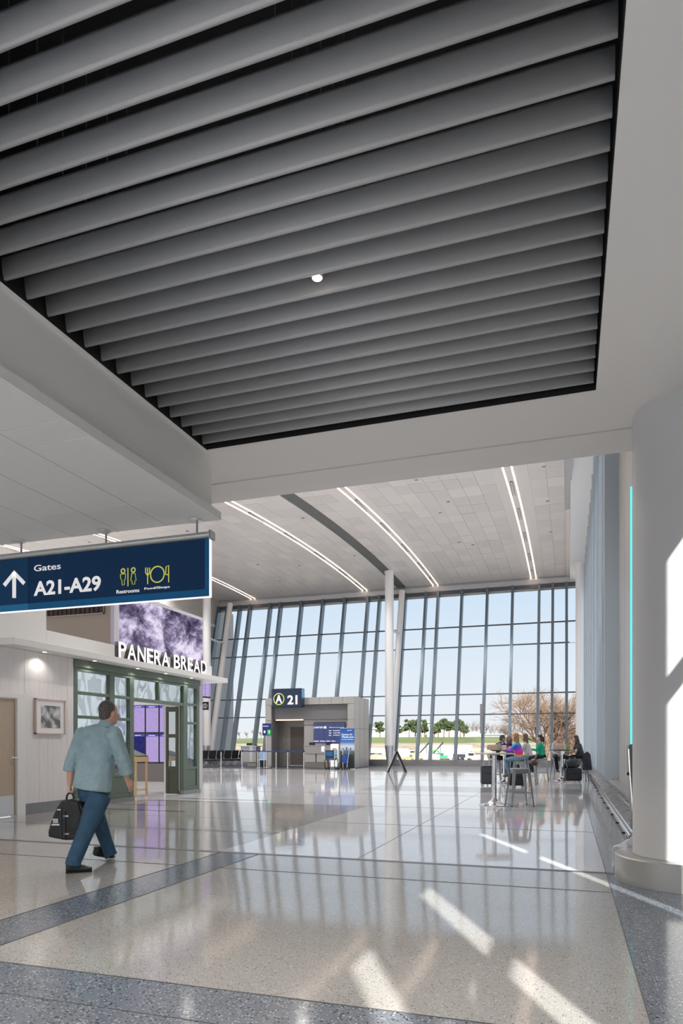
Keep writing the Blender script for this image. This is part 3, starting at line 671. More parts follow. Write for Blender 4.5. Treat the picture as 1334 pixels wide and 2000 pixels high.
for x in (-3.71, -4.85, -6.02):
    MB().sweep([(x, YS + .06, zt + .06), (x, YS + .06, 3.60)], .011, 10).build('hanger_rod', GREYM, sg, smooth=True)
    MB().lathe((x, YS + .02, 3.588), [(.03, 0), (.07, .004), (.075, .014)], 24).build('ceiling_rose', ALU, sg, smooth=True)
for x in [-3.75 - .42 * k for k in range(7)]:
    MB().lathe((0, 0, 0), [(.006, 0), (.009, .004)], 10).build('screw', CHROME, sg).data.transform(Matrix.Translation(Vector((x, YS - .008, zb + .05)) - sg.location))
def on(u, v): p = aty(u, v, YS); return p
def stext(s, u0, v0, u1, v1, m, off=0.0):
    a, c = on(u0, v0), on(u1, v1); return text(s, sg, m, c.x - a.x, c.z - a.z, (a.x, YS - .002, a.z), (1, 0, 0), .004, off=off)
stext('Gates', 67, 1116.5, 119, 1099, WTXT, .005)
stext('A21-A29', 66.5, 1165, 197.5, 1124, WTXT, .028)
stext('Restrooms', 228, 1160, 272.5, 1149, WTXT, .012)
stext('Food/Shops', 282.5, 1153.5, 332, 1143.5, WTXT, .012)
# arrow
def poly_on(pts, m, name, d=.004):
    q = [on(u, v) for u, v in pts]; return MB().prism([(p.x, YS - .0045 - d, p.z) for p in q], (0, d, 0)).build(name, m, sg)
ar = MB()
for pts in (((25, 1118), (32, 1118), (32, 1168), (25, 1168)), ((28.3, 1114), (50.5, 1137), (46, 1143), (28.3, 1124)), ((28.5, 1114), (28.5, 1124), (11.5, 1146.5), (6.5, 1141))):
    q = [on(u, v) for u, v in pts]; ar.prism([(p.x, YS - .008, p.z) for p in q], (0, .004, 0))
ar.build('arrow', WTXT, sg)
def stroke(pts, m, name, w=.0065, closed=False):
    q = [on(u, v) for u, v in pts]; q = [(p.x, YS - .006, p.z) for p in q]
    if closed: q.append(q[0])
    return MB().sweep(q, (w, .003), 6, side=None, cap=True).build(name, m, sg)
def ring(uc, vc, r, m, name, w=.0065):
    c = on(uc, vc); px_ = r * aty(uc, vc, YS).y / YS * (d_y(uc, YS) / FP)
    mb = MB(); n = 28
    for i in range(n):
        a1, a2 = 2 * math.pi * i / n, 2 * math.pi * (i + 1) / n
        mb.prism([(c.x + (px_ + s * w) * math.cos(a), YS - .008, c.z + (px_ + s * w) * math.sin(a)) for a, s in ((a1, 1), (a2, 1), (a2, -1), (a1, -1))], (0, .004, 0))
    return mb.build(name, m, sg)
ring(241, 1115.5, 4.2, YTXT, 'pictogram'); ring(261, 1113.5, 4.2, YTXT, 'pictogram')
stroke([(236, 1122), (246, 1121), (245.5, 1131), (244, 1132), (243, 1143), (239.3, 1143.2), (238.5, 1132.5), (236.5, 1131.5)], YTXT, 'pictogram', closed=True)
stroke([(258, 1120.5), (264.5, 1120), (266.5, 1134), (264.3, 1134.3), (264, 1141), (259, 1141.3), (258.3, 1134.6), (256, 1134.8)], YTXT, 'pictogram', closed=True)
stroke([(250.5, 1109.5), (250.5, 1145)], YTXT, 'pictogram')
ring(308, 1122, 15.5, YTXT, 'pictogram')
stroke([(289, 1141), (289, 1124.5), (285, 1119), (285, 1109)], YTXT, 'pictogram'); stroke([(289, 1124), (289, 1109)], YTXT, 'pictogram'); stroke([(289, 1124.5), (293, 1118.5), (293, 1109)], YTXT, 'pictogram')
stroke([(330, 1137.5), (330, 1104.5), (325, 1107), (324, 1122), (330, 1123)], YTXT, 'pictogram')

# downlight inside the louvres
dlt = empty('downlight', (0, 0, 0), label='single warm round downlight shining between the grey ceiling slats', cat='ceiling light')
p = aty(619.5, 543, 4.0); dd = (4.33 - H) * FP / (V0 - 543); p = Vector((wx(619.5, dd), wy(619.5, dd), 4.33))
dlt.location = p
MB().lathe((p.x, p.y, p.z), [(.035, 0), (.038, .002), (.038, .15)], 20).build('can', mat('can_white', (.55, .52, .5), .4), dlt, smooth=True)
MB().lathe((p.x, p.y, p.z - .004), [(.03, 0), (.032, .003)], 20).build('lens', LAMP, dlt)
li = bpy.data.lights.new('downlight_lamp', 'SPOT'); li.energy = 45; li.spot_size = 1.6; li.color = (1, .78, .5); li.shadow_soft_size = .04
lo = bpy.data.objects.new('downlight_lamp', li); COL.objects.link(lo); lo.location = (0, 0, -.01); lo.parent = dlt

# unseen added fill lights, between the slats and in the lower tiled ceiling behind the camera
for k, (x, y, z) in enumerate([(x, y, 4.33) for x in (-3.0, -1.7, -.4) for y in (-4.1, -1.7, .7)] + [(x, y, 3.60) for x in (-5, -7.6) for y in (-4.2, -1.6, 1.2)]):
    r_ = empty('downlight', (x, y, z), label=f"added warm round fill light behind the viewer, {'slatted' if k < 9 else 'tiled'} ceiling, spot {('one', 'two', 'three')[(k % 9) // 3]} across and {('far', 'middle', 'near')[k % 3]}", cat='ceiling light', group='added fill lights behind the viewer')
    MB().lathe((x, y, z), [(.036, 0), (.045, 0), (.045, .05), (.036, .05)], 16).build('can', mat('can_white', (.55, .52, .5), .4), r_, smooth=True)
    li = bpy.data.lights.new('downlight_lamp', 'SPOT'); li.energy = 88; li.spot_size = 2.5; li.spot_blend = .5; li.color = (1, .94, .88); li.shadow_soft_size = .05
    lo = bpy.data.objects.new('downlight_lamp', li); COL.objects.link(lo); lo.location = (0, 0, -.01); lo.parent = r_
# ================================================================== COLUMNS
col = empty('column', (1.04, 6.92, 0), label='large round white column in the right foreground on a low drum base', cat='column')
MB().lathe((1.04, 6.92, 0), [(.47, .24), (.47, ZC + .0)], 96).build('shaft', mat('column_near', (.62, .62, .625), .42, spec=.4), col, smooth=True)
MB().lathe((1.04, 6.92, 0), [(.622, 0.002), (.622, .232), (.612, .242), (.47, .242)], 96).build('drum_base', mat('base_white', (.44, .435, .42), .3, metal=.4), col, smooth=True)
part('shaft_seam', mat('seam', (.5, .5, .5), .5), col, (1.04 - .4715, 1.04 - .468, 6.917, 6.923, .24, ZC))
MB().lathe((1.04, 6.92, 0), [(.474, .243), (.474, .252)], 96).build('joint_ring', mat('seam', (.5,) * 3), col, smooth=True)
def tall_col(x, lab, top=11.42, strut=True, cap_=True):
    c = empty('column', (x, 38.9, 0), label=lab, cat='column', group='tall white columns along the window')
    MB().lathe((x, 38.9, 0), [(.25, 1.22), (.255, top)], 40).build('shaft', COLW, c, smooth=True)
    MB().lathe((x, 38.9, 0), [(.16, .01), (.16, .3), (.2, .6), (.258, 1.05), (.258, 1.22)], 40).build('sleeve', ALU, c, smooth=True)
    if cap_: MB().lathe((x, 38.9, 0), [(.29, top - .1), (.29, top)], 40).build('collar', COLW, c, smooth=True)
    if strut:
        s0 = Vector((x + .0, 39.25, .25)); s1 = Vector((x + .02, yl(10.9) - .75, 10.95))
        MB().sweep([s0 + (s1 - s0) * t for t in (0, .06, 1)], [(.12, .12), (.19, .19), (.19, .19)], 28).build('leaning_strut', COLW, c, smooth=True)
        h = s0 + (s1 - s0) * .74
        MB().sweep([(x, 38.9, h.z + .0), (x + .03, (38.9 + h.y) / 2, h.z - .08), tuple(h)], .07, 12).build('tie_arm', COLW, c, smooth=True)
    return c
tall_col(-9.97, 'tall white column with leaning strut in the middle of the window wall', 11.44)
tall_col(-22.05, 'tall white column at far left behind the storefront end', 11.44)
tall_col(.62, 'tall white column in the right corner where the window meets the ribbed wall', 11.05, strut=False)

# ================================================================== GATE PORTAL  (front face y = 35.4)
YG = 35.4
g = empty('gate_portal', (-13.8, YG, 0), label='pale grey clad gate portal with dark recess at the window wall', cat='gate')
def G(u, v, y=YG): return aty(u, v, y)
xl_, xr_ = G(518, 0).x, G(683, 0).x; zt_ = G(600, 1362).z; xi0, xi1 = G(530, 0).x, G(683 - 4.5, 0).x; zr0, zr1 = G(600, 1404.5).z, G(600, 1376).z
xr2 = G(692, 0).x
JG = mat('panel_joint', (.22, .22, .21), .5)
def panels(x0, x1, z0, z1, nx_, nz_, y0, y1, m=GATEL):
    for i in range(nx_):
        for j in range(nz_):
            a, c = x0 + (x1 - x0) * i / nx_, x0 + (x1 - x0) * (i + 1) / nx_; d_, e_ = z0 + (z1 - z0) * j / nz_, z0 + (z1 - z0) * (j + 1) / nz_
            part('cladding_panel', m, g, (a + .008, c - .008, y0, y1, d_ + .008, e_ - .008))
panels(xl_, xi0, .02, zr1, 1, 4, YG, YG + .1); panels(xi1, xr2, .02, zr1, 1, 4, YG, YG + .1); panels(xl_, xr2, zr1, zt_, 8, 1, YG, YG + .1)
part('portal_core', JG, g, (xl_ + .01, xi0 - .01, YG + .1, 38.2, 0, zt_ - .01), (xi1 + .01, xr2 - .01, YG + .1, 38.2, 0, zt_ - .01), (xl_ + .01, xr2 - .01, YG + .1, 38.2, zr1 + .01, zt_ - .01))
for k in range(3): part('side_panel', GATEL, g, (xr2, xr2 + .03, YG + .02 + .92 * k, YG + .92 * k + .9, .02, zt_ * .55)); part('side_panel', GATEL, g, (xr2, xr2 + .03, YG + .02 + .92 * k, YG + .92 * k + .9, zt_ * .55 + .02, zt_))
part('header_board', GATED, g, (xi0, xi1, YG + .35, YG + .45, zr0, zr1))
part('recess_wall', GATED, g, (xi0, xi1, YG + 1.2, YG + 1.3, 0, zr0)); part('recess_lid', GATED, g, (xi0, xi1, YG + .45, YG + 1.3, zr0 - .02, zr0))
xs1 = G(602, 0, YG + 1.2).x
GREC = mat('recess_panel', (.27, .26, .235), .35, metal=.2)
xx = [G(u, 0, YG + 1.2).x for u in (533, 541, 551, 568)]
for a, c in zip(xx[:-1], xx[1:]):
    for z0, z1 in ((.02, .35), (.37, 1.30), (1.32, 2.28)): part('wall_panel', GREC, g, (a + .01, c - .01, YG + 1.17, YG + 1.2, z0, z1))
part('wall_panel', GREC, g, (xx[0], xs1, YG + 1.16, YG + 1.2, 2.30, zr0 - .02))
part('jet_bridge_door', GDOOR, g, (xx[-1] + .02, G(599, 0, YG + 1.2).x, YG + 1.15, YG + 1.2, .10, 2.27)); part('threshold', ALU, g, (xx[-1], xs1, YG + 1.1, YG + 1.2, .03, .09))
part('door_pull', GREYM, g, (xx[0] - .02, xx[0] + .03, YG + 1.1, YG + 1.15, .55, 1.35))
part('backwall', GATEL, g, (xs1, xi1, YG + .55, YG + .65, 0, zr0))
part('backwall_trim', GATED, g, (xs1, xi1, YG + .50, YG + .55, zr0 - .32, zr0 - .28))
a, c = G(539, 1405.5, YG + .3), G(592, 1408.5, YG + .3)
MB().sweep([(a.x, YG + .3, a.z - .03), (c.x, YG + .3, a.z - .03)], .035, 10).build('tube_light', mat('tube_warm', (1, .8, .7), .4, emit=(1, .72, .55), estr=1.3), g)
# emergency pictogram
e_ = empty('wall_notice', (xi0 + .3, YG + 1, 2.4), label='small red and white notice flag inside the gate recess', cat='sign')
a, c = G(533, 1409.5, YG + .9), G(537, 1418.5, YG + .9); part('white_panel', WTXT, e_, (a.x, c.x, YG + .9, YG + .91, c.z, a.z))
a, c = G(536.5, 1409.5, YG + .9), G(541.5, 1418.5, YG + .9); part('red_panel', mat('notice_red', (.33, .01, .02), .5), e_, (a.x, c.x, YG + .895, YG + .905, c.z, a.z)); part('white_mark', WTXT, e_, ((a.x + c.x) / 2 - .015, (a.x + c.x) / 2 + .015, YG + .89, YG + .895, c.z + .07, a.z - .07))
# gate number sign
s_ = empty('gate_sign', (-16, 34.9, 3.5), label='dark blue projecting gate sign reading A 21 on the portal', cat='sign')
YN = 34.9; a, c = G(531, 1345.5, YN), G(588, 1380.5, YN)
part('sign_box', mat('gate_navy', (.012, .03, .07), .35), s_, (a.x, c.x, YN, YN + .55, c.z, a.z), bevel=.02)
part('side_face', mat('side_blue', (.15, .35, .6), .4), s_, (c.x, c.x + .015, YN + .08, YN + .5, c.z + .5, a.z - .05))
def GT(s, u0, v0, u1, v1, m, par, yy, off=0.02, nm='lettering'):
    p, q = G(u0, v0, yy), G(u1, v1, yy); return text(s, par, m, q.x - p.x, q.z - p.z, (p.x, yy - .006, p.z), (1, 0, 0), .012, off=off, name=nm)
GT('A', 538.5, 1373, 551, 1357, WTXT, s_, YN, .03); GT('21', 561.5, 1376, 581, 1357.5, WTXT, s_, YN, .03)
mb = MB(); cc = G(544.7, 1365.3, YN); R_ = .33
for i in range(32):
    a1, a2 = 2 * math.pi * i / 32, 2 * math.pi * (i + 1) / 32
    mb.prism([(cc.x + r * math.cos(t), YN - .012, cc.z + r * math.sin(t)) for t, r in ((a1, R_), (a2, R_), (a2, R_ - .045), (a1, R_ - .045))], (0, .012, 0))
mb.build('ring', YTXT, s_)
# gate information screen
UB = mat('screen_navy', (.02, .03, .08), .35, emit=(.035, .05, .14), estr=1)
i_ = empty('gate_screen', (-13, YG + .5, 1.5), label='wide navy gate screen of joined monitors behind the boarding counter', cat='screen')
YI = YG + .46; a, c = G(612.5, 1411, YI), G(674, 1450, YI)
part('case', BLK, i_, (a.x, c.x, YI, YI + .08, c.z, a.z)); n3 = 3
for k in range(n3):
    w_ = (c.x - a.x) / n3; part('monitor', UB, i_, (a.x + k * w_ + .01, a.x + (k + 1) * w_ - .01, YI - .006, YI, c.z + .12, a.z - .03))
part('ticker', mat('ticker', (.03, .03, .2), .4, emit=(.05, .05, .28), estr=1), i_, (a.x + .01, c.x - .01, YI - .008, YI, c.z + .01, c.z + .11))
GT('UNITED', 613, 1422.6, 631.5, 1419, WTXT, i_, YI - .004, .02); p, q = G(632.7, 1423, YI), G(637.5, 1418.3, YI); part('logo_square', WTXT, i_, (p.x, q.x, YI - .012, YI - .006, p.z, q.z))
GT('Welcome to your gate', 642.5, 1422, 672, 1419.6, WTXT, i_, YI - .004)
for s1, s2, v in (('GATE', 'BOARDS', 1428), ('TIME', '2:45 PM', 1432.5), ('SEATS', 'ZONE 3', 1437)):
    GT(s1, 642.5, v, 647, v - 1.7, TXTE, i_, YI - .004); GT(s2, 651, v, 664, v - 2.2, WTXT, i_, YI - .004)
GT('DEPART   STATUS   FLIGHT   SEATS', 613.5, 1448.6, 655, 1446.6, TXTE, i_, YI - .006)
# boarding counter
YC = 34.3
k_ = empty('counter', (-13.6, YC, 0), label='grey boarding counter with two monitors in front of the gate screen', cat='counter')
a, c = G(593.5, 1456.5, YC), G(662, 1496, YC); zt1 = a.z
part('upper_front', mat('counter_grey', (.36, .35, .345), .4), k_, (a.x, c.x, YC, YC + .5, zt1 - .42, zt1)); part('top', GATEL, k_, (a.x - .02, c.x + .02, YC - .03, YC + .53, zt1, zt1 + .03))
for k in range(3):
    w_ = (c.x - a.x) / 3; part('lower_panel', GATEL, k_, (a.x + .04 + k * w_, a.x + (k + 1) * w_ - .02, YC + .05, YC + .5, .33, zt1 - .43)); 
part('kick_panel', mat('kick_brown', (.22, .205, .19), .4), k_, (a.x + .04, c.x, YC + .03, YC + .5, .01, .32))
p, q = G(627.5, 1457.5, YC - .01), G(634, 1468, YC - .01); part('notice_card', WTXT, k_, (p.x, q.x, YC - .012, YC - .002, q.z, p.z))
for u in (609.5, 642):
    mt_ = empty('monitor', (G(u, 0, YC + .3).x, YC + .3, zt1 + .03), label=f'black monitor on the boarding counter, {"left" if u < 620 else "right"} one seen from behind', cat='monitor')
    x = mt_.location.x; part('panel', BLK, mt_, (x - .17, x + .17, YC + .3, YC + .33, zt1 + .03, zt1 + .18)); part('stand', BLK, mt_, (x - .08, x + .08, YC + .24, YC + .4, zt1 + .03, zt1 + .04))
# poster board on the counter side
pb_ = empty('poster_stand', (G(653, 0, 33.9).x, 33.9, 0), label='white notice board with red line leaning by the counter end', cat='sign')
p, q = G(645.5, 1453, 33.9), G(661, 1497, 33.9); part('board', WTXT, pb_, (p.x, q.x, 33.9, 33.93, .1, p.z)); part('red_line', mat('redline', (.6, .03, .03), .5), pb_, (p.x + .1, q.x - .1, 33.893, 33.9, G(0, 1462, 33.9).z, G(0, 1460.8, 33.9).z))
part('pale_panel', mat('pale_blue', (.35, .55, .65), .5), pb_, (p.x + .05, q.x - .05, 33.89, 33.9, .5, 1.0)); part('foot', ALU, pb_, (p.x, q.x, 33.8, 34.0, 0, .1))
# tall banner
bn = empty('banner', (G(678, 0, 33.6).x, 33.6, 0), label='tall blue standing banner with a city skyline, right of the counter', cat='banner')
YB = 33.6; p, q = G(664.5, 1423, YB), G(692, 1499, YB); bw = q.x - p.x
def grad_banner():
    m = bpy.data.materials.new('banner_print'); m.use_nodes = True; N = m.node_tree.nodes; L = m.node_tree.links; b_ = N['Principled BSDF']
    t = N.new('ShaderNodeTexCoord'); s = N.new('ShaderNodeSeparateXYZ'); L.new(t.outputs['Generated'], s.inputs[0]); r = N.new('ShaderNodeValToRGB'); el_ = r.color_ramp.elements
    el_[0].position = 0; el_[0].color = (.015, .02, .025, 1); el_[1].position = 1; el_[1].color = (.01, .10, .42, 1)
    for ps_, cl in ((.26, (.03, .05, .06, 1)), (.33, (.06, .08, .04, 1)), (.42, (.12, .12, .07, 1)), (.46, (.5, .6, .72, 1)), (.55, (.75, .8, .85, 1)), (.66, (.05, .2, .55, 1))): e = el_.new(ps_); e.color = cl
    L.new(s.outputs['Z'], r.inputs[0]); L.new(r.outputs[0], b_.inputs['Base Color']); b_.inputs['Roughness'].default_value = .4; return m
part('print', grad_banner(), bn, (p.x, q.x, YB, YB + .02, .04, p.z)); part('foot', ALU, bn, (p.x, q.x, YB - .1, YB + .14, 0, .05)); part('top_bar', ALU, bn, (p.x, q.x, YB - .01, YB + .03, p.z, p.z + .03))
GT('Charlotte, NC.', 667, 1436.7, 689, 1433, WTXT, bn, YB, .01); GT('Thank you', 667.5, 1442, 690.5, 1437.6, WTXT, bn, YB, .02); GT('for your business', 668, 1445.3, 690, 1443.3, WTXT, bn, YB); GT('UNITED', 678, 1427, 688, 1425.7, WTXT, bn, YB)
for k, (dx, w_, h_) in enumerate(((.12, .07, .5), (.22, .06, .35), (.30, .09, .6), (.42, .06, .42), (.52, .07, .55), (.62, .05, .3))):
    part('skyline_tower', mat('tower_print', (.12, .2, .33), .5), bn, (p.x + dx * bw / .75, p.x + (dx + w_) * bw / .75, YB - .004, YB, .78, .78 + h_ * .6))
# queue ribbon posts
YQ = 33.1
qx = [G(u, 0, YQ).x for u in (432, 473, 506.5, 539.5, 562, 593.5)]
def make_post():
    r_ = empty('queue_post', (0, 0, 0), cat='queue post', group='chrome queue posts before the gate')
    MB().lathe((0, 0, 0), [(.19, 0), (.19, .012), (.05, .035), (.03, .05)], 24).build('base', CHROME, r_, smooth=True); MB().lathe((0, 0, 0), [(.032, .03), (.032, .93)], 16).build('pole', CHROME, r_, smooth=True)
    MB().lathe((0, 0, 0), [(.036, .86), (.036, .96), (.02, .975)], 16).build('head', BLK, r_, smooth=True); return r_
qp = make_post()
qlab = ['chrome queue post in front of the black seats', 'chrome queue post in front of the small podium', 'chrome queue post beside the luggage sizer', 'third chrome queue post from the counter, before the grey recess', 'chrome queue post before the brown jet bridge door', 'chrome queue post touching the boarding counter']
for k, x in enumerate(qx):
    o = qp if k == 0 else copy_tree(qp); o.location = (x, YQ, .008); o['label'] = qlab[k]
BELT = mat('belt_blue', (.015, .04, .30), .6)
for k in range(1, 5):
    b_ = MB().sweep([(qx[k] + .035, YQ, .925), ((qx[k] + qx[k + 1]) / 2, YQ, .905), (qx[k + 1] - .035, YQ, .925)], [(.002, .028)] * 3, 8, side=(0, 1, 0)).build('ribbon_belt', BELT, None, label=['blue ribbon belt from the podium post to the sizer post', 'blue ribbon belt crossing left of the portal recess', 'blue ribbon belt across the grey recess panels', 'blue ribbon belt in front of the brown door'][k - 1], cat='belt', group='blue queue ribbons')
# lane sign on a pole
ls = empty('lane_sign', (G(521, 0, 34.2).x, 34.2, .008), label='blue boarding lane sign with white 1 and green 2 on a pole', cat='sign')
p, q = G(512.5, 1413, 34.2), G(529.5, 1436.5, 34.2); part('panel', mat('lane_blue', (.01, .02, .16), .4), ls, (p.x, q.x, 34.2, 34.23, q.z, p.z))
p2, q2 = G(522, 1425, 34.2), G(529, 1435.5, 34.2); part('green_square', mat('lane_green', (.02, .38, .06), .4, emit=(.02, .4, .06), estr=.3), ls, (p2.x, q2.x, 34.193, 34.2, q2.z, p2.z))
GT('1', 515.5, 1431.7, 518.5, 1427, WTXT, ls, 34.2); GT('2', 524.2, 1431.7, 527.5, 1427, WTXT, ls, 34.19); GT('Boarding lanes', 514.3, 1419.5, 524.5, 1417.3, WTXT, ls, 34.2)
MB().sweep([(ls.location.x, 34.24, .02), (ls.location.x, 34.24, q.z + .1)], .03, 12).build('pole', ALU, ls, smooth=True); MB().lathe((ls.location.x, 34.24, .008), [(.2, 0), (.19, .02), (.03, .04)], 20).build('base', ALU, ls, smooth=True)
# luggage sizer
lz = empty('luggage_sizer', (G(511.5, 0, 33.7).x, 33.7, .008), label='white framed luggage sizer with blue panel beside the lane sign', cat='sizer')
x = lz.location.x
for dx in (-.19, .19):
    for dy in (-.14, .14): part('upright', WHITE, lz, (x + dx - .015, x + dx + .015, 33.7 + dy - .015, 33.7 + dy + .015, .01, .88))
part('shelf', WHITE, lz, (x - .2, x + .2, 33.55, 33.85, .43, .46)); part('blue_panel', mat('sizer_blue', (.25, .42, .7), .5), lz, (x - .17, x + .17, 33.83, 33.845, .46, .86)); part('dark_panel', BLK, lz, (x - .17, x + .17, 33.83, 33.845, .05, .42))
# small podium
pd = empty('podium', (G(485, 0, 36.2).x, 36.2, .008), label='grey gate podium with small monitor left of the portal', cat='podium')
YP = 36.2; p, q = G(468, 1458, YP), G(503, 1497, YP)
part('body', GATEL, pd, (p.x + .08, q.x - .1, YP, YP + .6, .25, p.z)); part('plinth', mat('plinth_brown', (.33, .31, .28), .4), pd, (p.x + .5, q.x - .12, YP + .05, YP + .5, .01, .24)); part('desk_top', ALU, pd, (p.x, q.x, YP - .05, YP + .65, p.z, p.z + .04)); part('front_band', STEEL, pd, (p.x + .65, p.x + .85, YP - .012, YP, .25, p.z))
part('monitor_panel', BLK, pd, (p.x + .3, p.x + .65, YP + .3, YP + .33, p.z + .06, p.z + .2)); part('handset', BLK, pd, (q.x - .25, q.x - .1, YP + .1, YP + .2, p.z + .04, p.z + .1))
# beam seats
ST = empty('beam_seat', (0, 0, 0), cat='seat', group='black beam seats by the far left window')
MB().prism([(-.25, .02, .42), (-.25, .50, .38), (-.25, .50, .35), (-.25, .02, .38)], (.5, 0, 0)).build('seat', FABB, ST, bevel=.01)
MB().prism([(-.25, .50, .44), (-.25, .62, .92), (-.25, .58, .93), (-.25, .46, .44)], (.5, 0, 0)).build('backrest', FABB, ST, bevel=.01)
for x in (-.27, .27): MB().sweep([(x, .55, .42), (x, .5, .62), (x, .1, .62), (x, .05, .40)], .018, 8).build('armrest', CHROME, ST, smooth=True)
MB().sweep([(-.29, .3, .33), (.29, .3, .33)], .035, 10).build('beam', ALU, ST, smooth=True); MB().sweep([(0, .3, .33), (0, .05, .02)], .02, 8).build('leg', CHROME, ST); MB().sweep([(0, .3, .33), (0, .55, .02)], .02, 8).build('leg', CHROME, ST)
sxs = [G(u, 0, 36.5).x for u in (466, 454.5, 443, 432, 421, 410, 400)]
ordn = ['right end', 'second from right', 'third from right', 'fourth from right', 'fifth from right', 'sixth from right', 'left end, half hidden by the storefront']
ST.scale = (1, 1, 1)
for k in range(7):
    o = ST if k == 0 else copy_tree(ST); o.location = Vector((G(462, 0, 37.2).x, 37.2, .008)) + cf(-.37, -.42) * k; o.rotation_euler[2] = TH + math.radians(180 + 48.5)
    o['label'] = f'black beam seat seen from behind, {ordn[k]} of the row'
# wheelchair
wc = empty('wheelchair', (G(651, 0, 33).x, 33, 0), label='dark blue folding wheelchair parked in front of the boarding counter', cat='wheelchair')
x = wc.location.x - .12; y = 33.0
part('seat', mat('chair_blue', (.015, .05, .16), .6), wc, (x - .22, x + .22, y - .2, y + .2, .48, .53), bevel=.01)
part('backrest', mat('chair_blue2', (.01, .03, .08), .5), wc, (x - .23, x + .23, y - .24, y - .2, .55, .98), bevel=.015); part('back_panel', mat('chair_blue3', (.02, .12, .3), .4), wc, (x - .18, x + .18, y - .255, y - .241, .68, .92))
for dx in (-.26, .26):
    mb = MB()
    for i in range(28):
        a1, a2 = 2 * math.pi * i / 28, 2 * math.pi * (i + 1) / 28
        mb.prism([(x + dx, y + r * math.cos(t), .30 + r * math.sin(t)) for t, r in ((a1, .30), (a2, .30), (a2, .27), (a1, .27))], (.03, 0, 0))
    mb.build('wheel', RUBBER, wc); MB().sweep([(x + dx, y - .22, 1.0), (x + dx, y - .22, .5), (x + dx, y + .3, .48), (x + dx, y + .4, .12)], .014, 8).build('frame_tube', CHROME, wc, smooth=True)
    MB().lathe((x + dx, y + .4, 0), [(.04, .0), (.06, .05), (.04, .1)], 12).build('caster', RUBBER, wc); MB().sweep([(x + dx, y - .22, 1.0), (x + dx, y - .36, 1.0)], .018, 8).build('push_handle', RUBBER, wc)
part('armrest', BLK, wc, (x - .29, x - .23, y - .2, y + .15, .70, .73)); part('armrest', BLK, wc, (x + .23, x + .29, y - .2, y + .15, .70, .73)); part('footplate', BLK, wc, (x - .2, x + .2, y + .35, y + .5, .1, .12))
st2 = empty('stroller', (x + .75, 33.1, 0), label='folded stroller with blue seat beside the wheelchair', cat='stroller')
x2 = x + .68; MB().sweep([(x2 - .15, 33.3, 1.0), (x2 - .1, 33.1, .6), (x2, 32.9, .1)], .015, 8).build('frame_tube', ALU, st2, smooth=True); MB().sweep([(x2 + .2, 33.3, 1.0), (x2 + .2, 33.1, .6), (x2 + .2, 32.9, .1)], .015, 8).build('frame_tube', ALU, st2, smooth=True)
part('seat_sling', mat('sling', (.02, .07, .33), .7), st2, (x2 - .1, x2 + .2, 33.0, 33.15, .3, .75), bevel=.02)
for dx in (-.05, .2): MB().sweep([(x2 + dx - .02, 32.9, .06), (x2 + dx + .02, 32.9, .06)], .06, 14).build('wheel', RUBBER, st2); MB().sweep([(x2 + dx - .02, 33.3, .06), (x2 + dx + .02, 33.3, .06)], .06, 14).build('wheel', RUBBER, st2)
# A-frame
af = empty('a_frame_sign', (-7.5, 30.6, 0), label='folding A-frame sign standing edge-on below the central column', cat='sign')
RTA = cf(1, 0); AWY = cf(0, 1)
def AP(a, b, z): v = Vector((-7.5, 30.6, 0)) + RTA * a + AWY * b; return (v.x, v.y, z)
for s in (-1, 1):
    MB().prism([AP(s * .03, -.32, .93), AP(s * .42, -.32, .06), AP(s * .37, -.32, .06), AP(s * -.02, -.32, .93)], tuple(AWY * .64)).build('board', mat('board_grey', (.46, .48, .50), .4), af)
    for b_ in (-.33, .31): MB().prism([AP(s * .05, b_, .96), AP(s * .46, b_, 0), AP(s * .36, b_, 0), AP(s * -.05, b_, .96)], tuple(AWY * .03)).build('leg', BLK if b_ < 0 else ALU, af)

# ================================================================== WINDOW GUARD along the right wall
gd = empty('guard_rail', (.61, 15, 0), label='low polished metal guard rail along the right glass wall', cat='rail')
MB().sweep([(.61, 7.6, .30), (.61, 23.5, .30)], .025, 12).build('rail_tube', CHROME, gd, smooth=True)
MB().sweep([(.66, 7.6, .305), (.66, 23.5, .305)], .018, 12).build('rail_tube', CHROME, gd, smooth=True); MB().sweep([(.88, 7.6, .33), (.88, 23.5, .33)], .014, 10).build('rail_tube', CHROME, gd, smooth=True)
for k in range(15):
    y = 8.2 + 1.05 * k
    MB().sweep([(.98, y, .30), (.80, y, .345), (.62, y, .27)], .007, 8).build('bracket', ALU, gd, smooth=True)
    MB().lathe((.585, y, .262), [(.02, 0), (.024, .012), (.02, .02)], 10).build('foot_button', BLK, gd)
for y in (9.2, 12.4, 15.5, 18.6, 21.8): MB().sweep([(.66, y, .30), (.70, y, .0)], .014, 8).build('leg', ALU, gd)
ep = MB(); prof = [(.415, 0), (.415, .235), (.435, .25), (.50, .275), (.565, .33), (.615, .41), (.65, .50), (.70, .50), (.70, .42), (.66, .30), (.60, .20), (.52, .165), (.47, .16), (.455, .15), (.455, 0)]
ep.prism([(x, 7.24, z) for x, z in prof], (0, .05, 0)).build('end_bracket', CHROME, gd, bevel=.004)
MB().prism([(x, 7.29, z) for x, z in ((.455, .0), (.455, .15), (.52, .165), (.60, .20), (.66, .30), (.70, .42), (.98, .42), (.98, 0))], (0, .03, 0)).build('end_panel', GREYM, gd)
cd = empty('charging_post', (.80, 9.6, 0), label='slim grey leaning post just left of the big round column', cat='post')
MB().prism([(.735, 9.5, 1.22), (.745, 9.5, 1.26), (.86, 9.5, 1.26), (.86, 9.5, .0), (.775, 9.5, .0), (.775, 9.5, .45), (.745, 9.5, .95)], (0, .35, 0)).build('body', mat('post_grey', (.21, .215, .22), .4), cd, bevel=.01)
